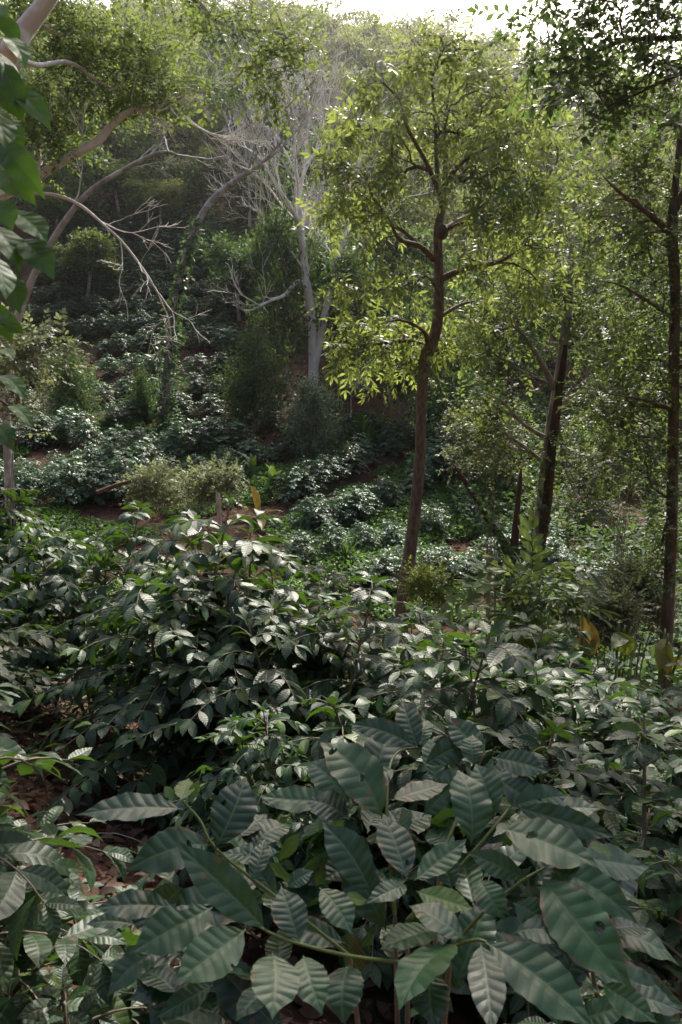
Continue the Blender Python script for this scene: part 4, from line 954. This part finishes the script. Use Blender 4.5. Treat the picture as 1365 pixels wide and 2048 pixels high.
q = np.array([P(a + rng.normal() * s * .7, b, Y + rng.normal() * s * .012) for a, b, s in zip(px_, py_, wd)]); D = unit(rng, k) + [0, -.3, -.5]
m = MB(); place(m, T_RH, q, D, unit(rng, k) + [0, -.5, .6], rng.uniform(.13, .26, k), None, rng); m.build('ivy', M_IVY, t3, np.array(t3.location))

# pale bare tree with two main stems
h0 = hit(626, 800); Y = h0[1]
tr = pxline([(626, 812, 24), (627, 730, 20), (624, 640, 18), (613, 560, 17), (602, 460, 13), (596, 380, 9), (590, 310, 5)], Y)
lm = [pxline([(628, 740, 18), (650, 630, 14), (668, 540, 13), (688, 485, 10), (705, 440, 5)], Y), pxline([(618, 590, 10), (600, 562, 8), (570, 590, 7), (545, 600, 5), (520, 612, 3)], Y, dY=[0, -.3, -.8, -1.2, -1.4]),
      pxline([(604, 470, 9), (640, 390, 7), (655, 330, 6), (660, 270, 3)], Y), pxline([(602, 450, 9), (560, 380, 7), (530, 330, 5)], Y, dY=[0, -.5, -.8]), pxline([(598, 400, 8), (610, 330, 6), (618, 250, 3)], Y, dY=[0, .5, .8])]
bl = [pxblob(570, 330, 100, 95, Y), pxblob(625, 420, 80, 80, Y), pxblob(530, 440, 55, 60, Y), pxblob(645, 300, 50, 100, Y), pxblob(555, 570, 40, 25, Y - .8), pxblob(575, 500, 60, 50, Y), pxblob(670, 500, 35, 50, Y), pxblob(600, 230, 80, 40, Y)]
tr = (tr[0], tr[1] * .95); lm = [(a, b * 1.) for a, b in lm]
make_bare('bare_tree', 'tall pale leafless tree with two white stems and a haze of fine grey twigs', [tr] + lm,
          [(0, 1., 1.6, .05, 5, .5)] + [(0, f, 1.5, .05, 5, .55) for f in (.93, .86, .78, .7, .62, .55, .48)] + [(1, f, 1.2, .045, 5, .5) for f in (1., .85, .7, .55)] + [(2, f, .7, .03, 4, .6) for f in (1., .8, .6)]
          + [(k, f, 1.3, .04, 5, .55) for k in (3, 4, 5) for f in (1., .75, .5)], B_WHITE, 95)

TT = {}   # tree patterns for the far slope, 8 units tall, standing at the origin
def pattern(kind_, seed):
    rng = np.random.default_rng(seed); Ht = 8.
    bend = rng.normal(size=2) * .3
    tl = np.array([[bend[0] * math.sin(f * 3), bend[1] * f, Ht * f * .8] for f in np.linspace(0, 1, 12)]); rr = np.linspace(.16, .05, 12)
    def bz(x, y, z, a, b, c, w=1.): return (np.array([x, y, z]), np.array([a, b, c]), w)
    if kind_ == 'dense': bl = [bz(rng.normal() * .8, rng.normal() * .8, rng.uniform(3.6, 7.2), 1.4, 1.4, .9) for _ in range(9)]; leaf = (M_MIDT, T_RH, 42, .26, .26, .4, .35, .6); nt_ = 150
    if kind_ == 'dark': bl = [bz(rng.normal() * .9, rng.normal() * .9, rng.uniform(2.4, 7.2), 1.5, 1.5, 1.) for _ in range(10)]; leaf = (M_DARKT, T_RH, 44, .26, .26, .4, .3, .6); nt_ = 160
    if kind_ == 'shrub': bl = [bz(0, 0, 3.6, 2.3, 2.3, 3.4), bz(.3, 0, 5.4, 1.3, 1.3, 2.4), bz(rng.normal(), rng.normal(), 2.4, 1.6, 1.6, 1.8)]; leaf = (M_DARKT, T_RH, 40, .22, .30, .5, .1, .4); nt_ = 210
    if kind_ == 'greyshrub': bl = [bz(0, 0, 3.9, 2.9, 2.9, 3.5), bz(.3, 0, 5.6, 1.7, 1.7, 2.2), bz(-.8, 0, 2.6, 2.2, 2, 2)]; leaf = (M_GREYT, T_RH, 40, .24, .32, .5, .1, .4); nt_ = 230
    if kind_ == 'flat': bl = [bz(rng.normal() * 1.6, rng.normal() * 1.6, rng.uniform(6.2, 7.4), 1.7, 1.7, .4) for _ in range(8)]; leaf = (M_YELT, T_RH, 36, .24, .24, .4, .1, .8); nt_ = 150
    if kind_ == 'airy': bl = [bz(rng.normal() * 1.1, rng.normal() * 1.1, rng.uniform(4., 7.6), 1.3, 1.3, .7) for _ in range(9)]; leaf = (M_YELT, T_RH, 26, .24, .28, .4, .3, .5); nt_ = 140
    if kind_ == 'bare': return make_bare('leafless_tree', '', [(tl, rr)], [(0, f, 1.5, .06, 5, .55) for f in (1., .92, .84, .76, .68, .6, .5, .4)], B_PALE, seed, split=False)
    if kind_ == 'sapling': bl = [bz(rng.normal() * .9, rng.normal() * .9, rng.uniform(4.6, 7.4), 1.5, 1.5, .5) for _ in range(6)]; leaf = (M_GREYT, T_RH, 14, .34, .35, .4, .1, .8); nt_ = 90
    return make_tree({'shrub': 'shrub_tree', 'greyshrub': 'shrub_tree', 'bare': 'leafless_tree', 'sapling': 'sapling', 'flat': 'flat_topped_tree'}.get(kind_, 'hillside_tree'), '', 'tree', [(tl, rr)], blob_pts(bl, nt_, rng, .5), leaf,
                     B_PALE if kind_ in ('bare',) else B_GREY, seed + 1, .017 if kind_ == 'bare' else .012, .5, start=.25, split=False, segl=.5)
G_SLOPE = 'trees on the far slope'
slope = [  # kind, foot px, foot py, top py, width factor, label
 ('shrub', 508, 862, 622, .95, 'dark conical tree leafed down to the soil, left of the tall pale leafless tree'),
 ('greyshrub', 628, 918, 735, 1.0, 'rounded grey-green shrub tree in front of the pale leafless stems'),
 ('shrub', 140, 858, 668, 1.1, 'wide dark bushy tree above the broad coffee row at the left'),
 ('shrub', 285, 842, 715, .8, 'small dark bushy tree just left of the ivy-clad trunk'),
 ('sapling', 703, 868, 728, .9, 'thin pale sapling behind the spiky plants, right of the rounded shrub tree'),
 ('dark', 578, 790, 395, .55, 'tall thin dark trunk with a narrow crown, directly left of the pale leafless stems'),
 ('dark', 800, 868, 560, .8, 'tree with a thick reddish trunk standing behind the main tree'),
 ('dark', 905, 910, 610, 1.0, 'dense dark tree behind the main trunk on its right'),
 ('dark', 960, 965, 700, 1.0, 'dark tree between the main trunk and the split one'),
 ('dark', 700, 770, 480, 1.0, 'dark leafy tree filling the gap right of the pale leafless stems'),
 ('dark', 480, 640, 440, 1.2, 'dark rounded tree at the top of the coffee rows, left of the leafless crown'),
 ('dark', 555, 660, 440, 1.2, 'dark tree behind the leafless crown, at the upper edge of the coffee'),
 ('dark', 640, 650, 420, 1.2, 'dark tree behind the second pale stem of the leafless tree'),
 ('dark', 760, 700, 430, 1.1, 'dark tree behind the left half of the feathery main crown'),
 ('dark', 430, 545, 430, 1.0, 'dark-leaved tree right of the slanting ivy-clad trunk, over the top coffee row'),
 ('dense', 172, 602, 440, 1.4, 'green tree with a thin pale stem above the coffee rows on the left'),
 ('dense', 110, 485, 350, 1.4, 'green tree left of the thin pale stem, behind the leaning grey trunk'),
 ('dense', 300, 470, 340, 1.4, 'green tree at the forest edge above the highest coffee, left of the ivy-clad trunk'),
 ('airy', 360, 420, 300, 1.3, 'bright yellow-green bushy tree in the sun, below the forest edge'),
 ('airy', 325, 470, 350, 1.3, 'lower of two bright yellow-green bushy trees left of the slanting trunk'),
 ('dense', 240, 430, 290, 1.4, 'green tree behind the long crooked pale limb'),
 ('airy', 420, 340, 220, 1.3, 'light green tree uphill of the bright yellow-green pair'),
 ('dense', 190, 340, 195, 1.0, 'green tree with an upright pale stem above the crooked limb'),
 ('flat', 460, 300, 150, 1.0, 'tall flat-topped tree with a stout pale trunk, left of the leafless crown'),
 ('bare', 500, 450, 250, 1.0, 'grey leafless tree behind the slanting trunk tip'),
 ('bare', 655, 360, 205, 1.0, 'grey leafless tree high on the slope, beside the feathery main crown'),
 ('bare', 560, 330, 190, 1.1, 'smaller grey leafless tree above the tall pale one'),
 ('bare', 310, 320, 225, .9, 'pale many-stemmed leafless tree beyond the end of the crooked limb'),
 ('flat', 1215, 340, 245, 1.6, 'grey flat-topped tree on the hazy slope in the gap at the right'),
 ('dense', 1180, 270, 165, 1.4, 'rounded bluish tree high in the gap right of the main crown'),
 ('dense', 1240, 450, 330, 1.2, 'green tree below the grey flat-topped one in the right-hand gap'),
 ('dark', 1010, 780, 560, 1.1, 'dark tree behind the left sprays of the split-trunk tree'),
 ('dark', 1160, 760, 520, 1.1, 'dark tree behind the upper sprays of the split-trunk tree'),
 ('dark', 1260, 860, 620, 1.1, 'dark tree in the hollow left of the right-edge trunk'),
 ('dense', 1290, 700, 470, 1.1, 'green tree on the slope behind the right-edge boughs'),
 ('dark', 1180, 1010, 830, 1.1, 'dark low tree between the split trunk and the right-edge trunk'),
 ('airy', 700, 164, 45, 1.2, 'ridge-top tree left of the main crown, against the white sky'),
 ('dense', 750, 176, 22, 1.0, 'tallest ridge-top tree outlined on the sky beside the main crown'),
 ('airy', 610, 150, 40, 1.3, 'ridge-top tree below the overhanging spray, at the left end of the open sky'),
 ('dense', 480, 140, 60, 1.5, 'leafy tree high on the slope beneath the overhanging spray'),
 ('airy', 1090, 255, 110, 1.3, 'ridge-top tree right of the main crown'),
]
rng = np.random.default_rng(111); bank = {}; cnt = {}
for i, (kd, px, py, ty, wf, lab) in enumerate(slope):
    p = hit(px, py, 12)
    if p is None: print('no ground for', lab); continue
    H_ = P(px, ty, p[1])[2] - p[2]; s = max(.2, H_ / 8.0)
    lst = bank.setdefault(kd, [])
    if len(lst) < (1 if kd in ('greyshrub', 'sapling') else 2): lst.append(pattern(kd, 500 + 10 * i)); k = len(lst) - 1
    else: k = cnt.get(kd, 0) % len(lst)
    cnt[kd] = cnt.get(kd, 0) + 1
    put(lst, k, (p[0], p[1], p[2] - .15), rng.random() * 6.28, (s * wf, s * wf, s), lab, G_SLOPE)

# ================================================================== SMALLER PLANTS
def shrub(name, label, px, py_foot, Y, bl, n, leaf, seed, bark=B_STEM, stems=6, r=.012, r_tip=.003, cat='shrub'):
    rng = np.random.default_rng(seed); g = ground(px, Y); T = blob_pts(bl, n, rng, .5)
    ch = []
    for k in range(stems):
        e = T[rng.integers(0, len(T))]; a = g + rng.normal(size=3) * [.06, .06, 0] - [0, 0, .05]; m_ = a + (e - a) * [.25, .25, .6]
        ch.append((smooth_line(np.array([a, m_, a + (e - a) * .9]), 9), np.linspace(r, r * .4, 9)))
    return make_tree(name, label, cat, ch, T, leaf, bark, seed + 1, r_tip, .45, start=.2, split=False, crown='foliage', base=g)
LP = (M_PALE, T_SPRAY_LO, 4, .20, .06, .5, .0, .6)
Y = 12.5
shrub('feathery_shrub', 'pale feathery shrub with tiny leaves behind the tallest dark coffee bush', 330, 1010, Y, [pxblob(325, 975, 60, 38, Y), pxblob(285, 970, 30, 30, Y)], 110, LP, 121)
shrub('feathery_shrub', 'yellowish feathery shrub with tiny leaves, right of its paler neighbour', 420, 1010, Y - .6, [pxblob(420, 975, 55, 38, Y - .6), pxblob(455, 955, 25, 25, Y - .6)], 110, LP, 123)
LS = (M_PALE, T_SPRAY_LO, 5, .22, .07, .5, .05, .75)
shrub('small_leaved_shrub', 'sunlit small-leaved shrub in the gap left of the right-edge trunk foot', 1275, 1240, 9.2, [pxblob(1275, 1165, 55, 40, 9.2), pxblob(1300, 1210, 45, 30, 9.2)], 120, LS, 125)
shrub('small_leaved_shrub', 'low sunlit shrub in front, above the hanging yellow leaves', 1205, 1270, 8.4, [pxblob(1215, 1230, 50, 25, 8.4)], 80, LS, 127)
shrub('small_leaved_shrub', 'straggling pale shrub leaning left in front of the split trunk', 990, 1010, 12.5, [pxblob(960, 850, 60, 40, 12.5), pxblob(1000, 900, 50, 40, 12.5), pxblob(930, 920, 35, 30, 12.5, wt=.5)], 90, LS, 129)
shrub('small_leaved_shrub', 'yellow-lit bush at the main trunk foot, on its right', 850, 1200, 8.6, [pxblob(845, 1165, 35, 22, 8.6), pxblob(880, 1190, 30, 14, 8.6)], 60, (M_YELT, T_SPRAY_LO, 5, .16, .05, .5, .05, .75), 131)
shrub('small_leaved_shrub', 'pale sunlit thicket far behind the right-edge trunk', 1240, 960, 17, [pxblob(1250, 890, 50, 50, 17), pxblob(1215, 930, 40, 30, 17)], 90, (M_PALE, T_SPRAY_LO, 6, .34, .1, .5, .05, .75), 133)
shrub('pinnate_sapling', 'young plant with long paired leaves in front of the split trunk foot', 1062, 1260, 7.6, [pxblob(1060, 1165, 45, 28, 7.6), pxblob(1090, 1195, 45, 25, 7.6), pxblob(960, 1172, 25, 10, 7.6, wt=.6), pxblob(1040, 1215, 30, 18, 7.6)], 34, (M_SPRAY, T_BIGPIN, 2, .42, .05, .8, .2, .7), 135, M_GSTEM, 4, .012, .004, 'plant')
shrub('pinnate_sapling', 'twiggy leafy sapling at the left edge below the climber', 30, 930, 6.5, [pxblob(60, 690, 70, 30, 6.5), pxblob(30, 760, 40, 40, 6.5), pxblob(20, 820, 30, 40, 6.5)], 46, (M_PALE, T_SPRAY_LO, 4, .2, .06, .6, .1, .7), 137, B_GREY, 3, .012, .003, 'plant')

def rosette(name, label, cat, px, py, L, n, tm, mat, seed, loc=None, up=(.25, 1.3), wf=1., trunk=0., hits=None):
    rng = np.random.default_rng(seed); g = hit(px, py) if loc is None else loc
    root = thing(name, label, cat, g); m = MB(); az = rng.random(n) * 6.28; el = rng.uniform(*up, n)
    D = np.stack([np.cos(az) * np.cos(el), np.sin(az) * np.cos(el), np.sin(el)], 1)
    N = np.stack([-np.cos(az) * np.sin(el), -np.sin(az) * np.sin(el), np.cos(el)], 1)
    place(m, tm, np.tile(g + [0, 0, trunk], (n, 1)) + D * .03, D, N, L * rng.uniform(.7, 1.1, n), np.full(n, wf), rng)
    m.build('foliage', mat, root, g); s = MB(); tube(s, [g - [0, 0, .1], g + [0, 0, trunk + .08]], [.05, .045], 7); s.build('stem', B_STEM, root, g); return root
rosette('agave', 'small spiky agave on the lowest terrace, above the near coffee bushes', 'agave', 692, 1122, .62, 30, T_BLADE, M_AGAVE, 141)
rosette('agave', 'bright spiky rosette to the right, lowest of the cluster beside the rounded shrub tree', 'agave', 726, 888, 1.0, 34, T_BLADE, M_AGAVE, 142)
rosette('agave', 'upper left spiky rosette of the cluster beside the rounded shrub tree', 'agave', 700, 862, .95, 30, T_BLADE, M_AGAVE, 143)
rosette('agave', 'upper right spiky rosette of the cluster, beneath the thin pale sapling', 'agave', 724, 858, .8, 26, T_BLADE, M_AGAVE, 144)
rosette('banana_plant', 'young banana plant with bright arching leaves on bare soil left of the terraces', 'banana plant', 545, 985, .85, 9, T_BANANA, M_BANANA, 145, up=(.5, 1.35), wf=.7)
rosette('banana_plant', 'small plant with two upright paddle leaves left of the bright banana', 'banana plant', 510, 962, 1.0, 4, T_BANANA, M_BANANA, 146, up=(.8, 1.4), wf=.8)
rosette('banana_plant', 'withered plant with yellow and brown drooping leaves on the soil bank', 'banana plant', 517, 1040, .9, 8, T_BANANA, M_YELLOW, 147, up=(-.3, 1.2), wf=.8)
# hanging yellowing leaves at the right
def hang(name, label, px, Y, lv, seed, mat=M_YELLOW, stem=M_GSTEM):
    rng = np.random.default_rng(seed); g = ground(px, Y); root = thing(name, label, 'plant', g); m = MB(); s = MB()
    for bx, by, tx, ty, wpx in lv:
        b = P(bx, by, Y + rng.normal() * .08); t = P(tx, ty, Y - .1 + rng.normal() * .06); d = t - b; L = np.linalg.norm(d)
        view = np.array([0, 0, EYE]) - b; view /= np.linalg.norm(view)
        place(m, T_BROAD, [b], [d], [view + rng.normal(size=3) * .4 + [0, 0, .2]], [L], [wpx / FPX * Y / (.5 * L)], rng)
        tube(s, smooth_line(np.array([g - [0, 0, .05], g + (b - g) * [.5, .5, .75], b + [0, 0, .05], b]), 12), np.linspace(.014, .005, 12), 6)
    m.build('foliage', mat, root, g); s.build('stem', stem, root, g)
hang('yellowing_plant', 'plant with long hanging leaves turning orange and yellow, behind the near coffee row', 1175, 6.3, [(1165, 1230, 1180, 1290, 26), (1172, 1262, 1176, 1312, 30), (1185, 1270, 1196, 1300, 18), (1160, 1250, 1158, 1310, 30), (1178, 1240, 1186, 1316, 26)], 151)
hang('yellowing_plant', 'plant with one broad dark leaf edged yellow, right of the orange one', 1240, 6.4, [(1238, 1262, 1258, 1312, 40), (1250, 1268, 1222, 1300, 30), (1262, 1270, 1266, 1310, 16)], 152, leaf_mat("dull_broad_leaf", [(.04, .07, .02), (.08, .11, .02), (.12, .13, .02)], (.2, .24, .03), .5, .4, .4))
hang('yellowing_plant', 'plant with tall folded olive leaves at the foot of the right-edge trunk', 1325, 6.2, [(1330, 1275, 1318, 1345, 34), (1336, 1285, 1335, 1352, 24), (1362, 1310, 1352, 1340, 24)], 153, leaf_mat("olive_leaf", [(.09, .11, .015), (.13, .14, .02), (.16, .15, .02)], (.25, .24, .02), .5, .4, .4))

# cut posts and fallen wood
def stick(name, label, cat, pts, Y, bark, sides=8):
    ln, rd = pxline(pts, Y, 10); root_o = ln[0]; m = MB(); tube(m, ln, rd, sides)
    o = m.build(name, bark, None, root_o); o.location = root_o; o['label'] = label; o['category'] = cat; return o
Yp = hit(438, 1035); Yp = Yp[1] if Yp is not None else 17
stick('cut_stump', 'short sawn post with a side stub beside the yellowish feathery shrub', 'tree stump', [(440, 1060, 9), (438, 1010, 9), (436, 992, 9), (437, 985, 7)], 11.5, B_PALE)
stick('fallen_branch', 'dark fallen branch lying beyond the near coffee bushes at the left', 'branch', [(195, 985, 9), (230, 972, 9), (262, 962, 6)], 11, B_DARK)

# ================================================================== HAZE
if HAZE > 0:
    bpy.ops.mesh.primitive_cube_add(size=1, location=(0, 165, 32)); hz = bpy.context.object; hz.name = 'haze'; hz.scale = (500, 440, 100)
    hz.location = (0, 168, 40)
    hz['kind'] = 'stuff'
    m, t = mat_new('haze_air'); pv = nd(t, 'ShaderNodeVolumePrincipled'); pv.inputs['Density'].default_value = HAZE; pv.inputs['Color'].default_value = (.93, .95, 1, 1); pv.inputs['Anisotropy'].default_value = .84
    o = nd(t, 'ShaderNodeOutputMaterial'); t.links.new(pv.outputs[0], o.inputs['Volume']); hz.data.materials.append(m)
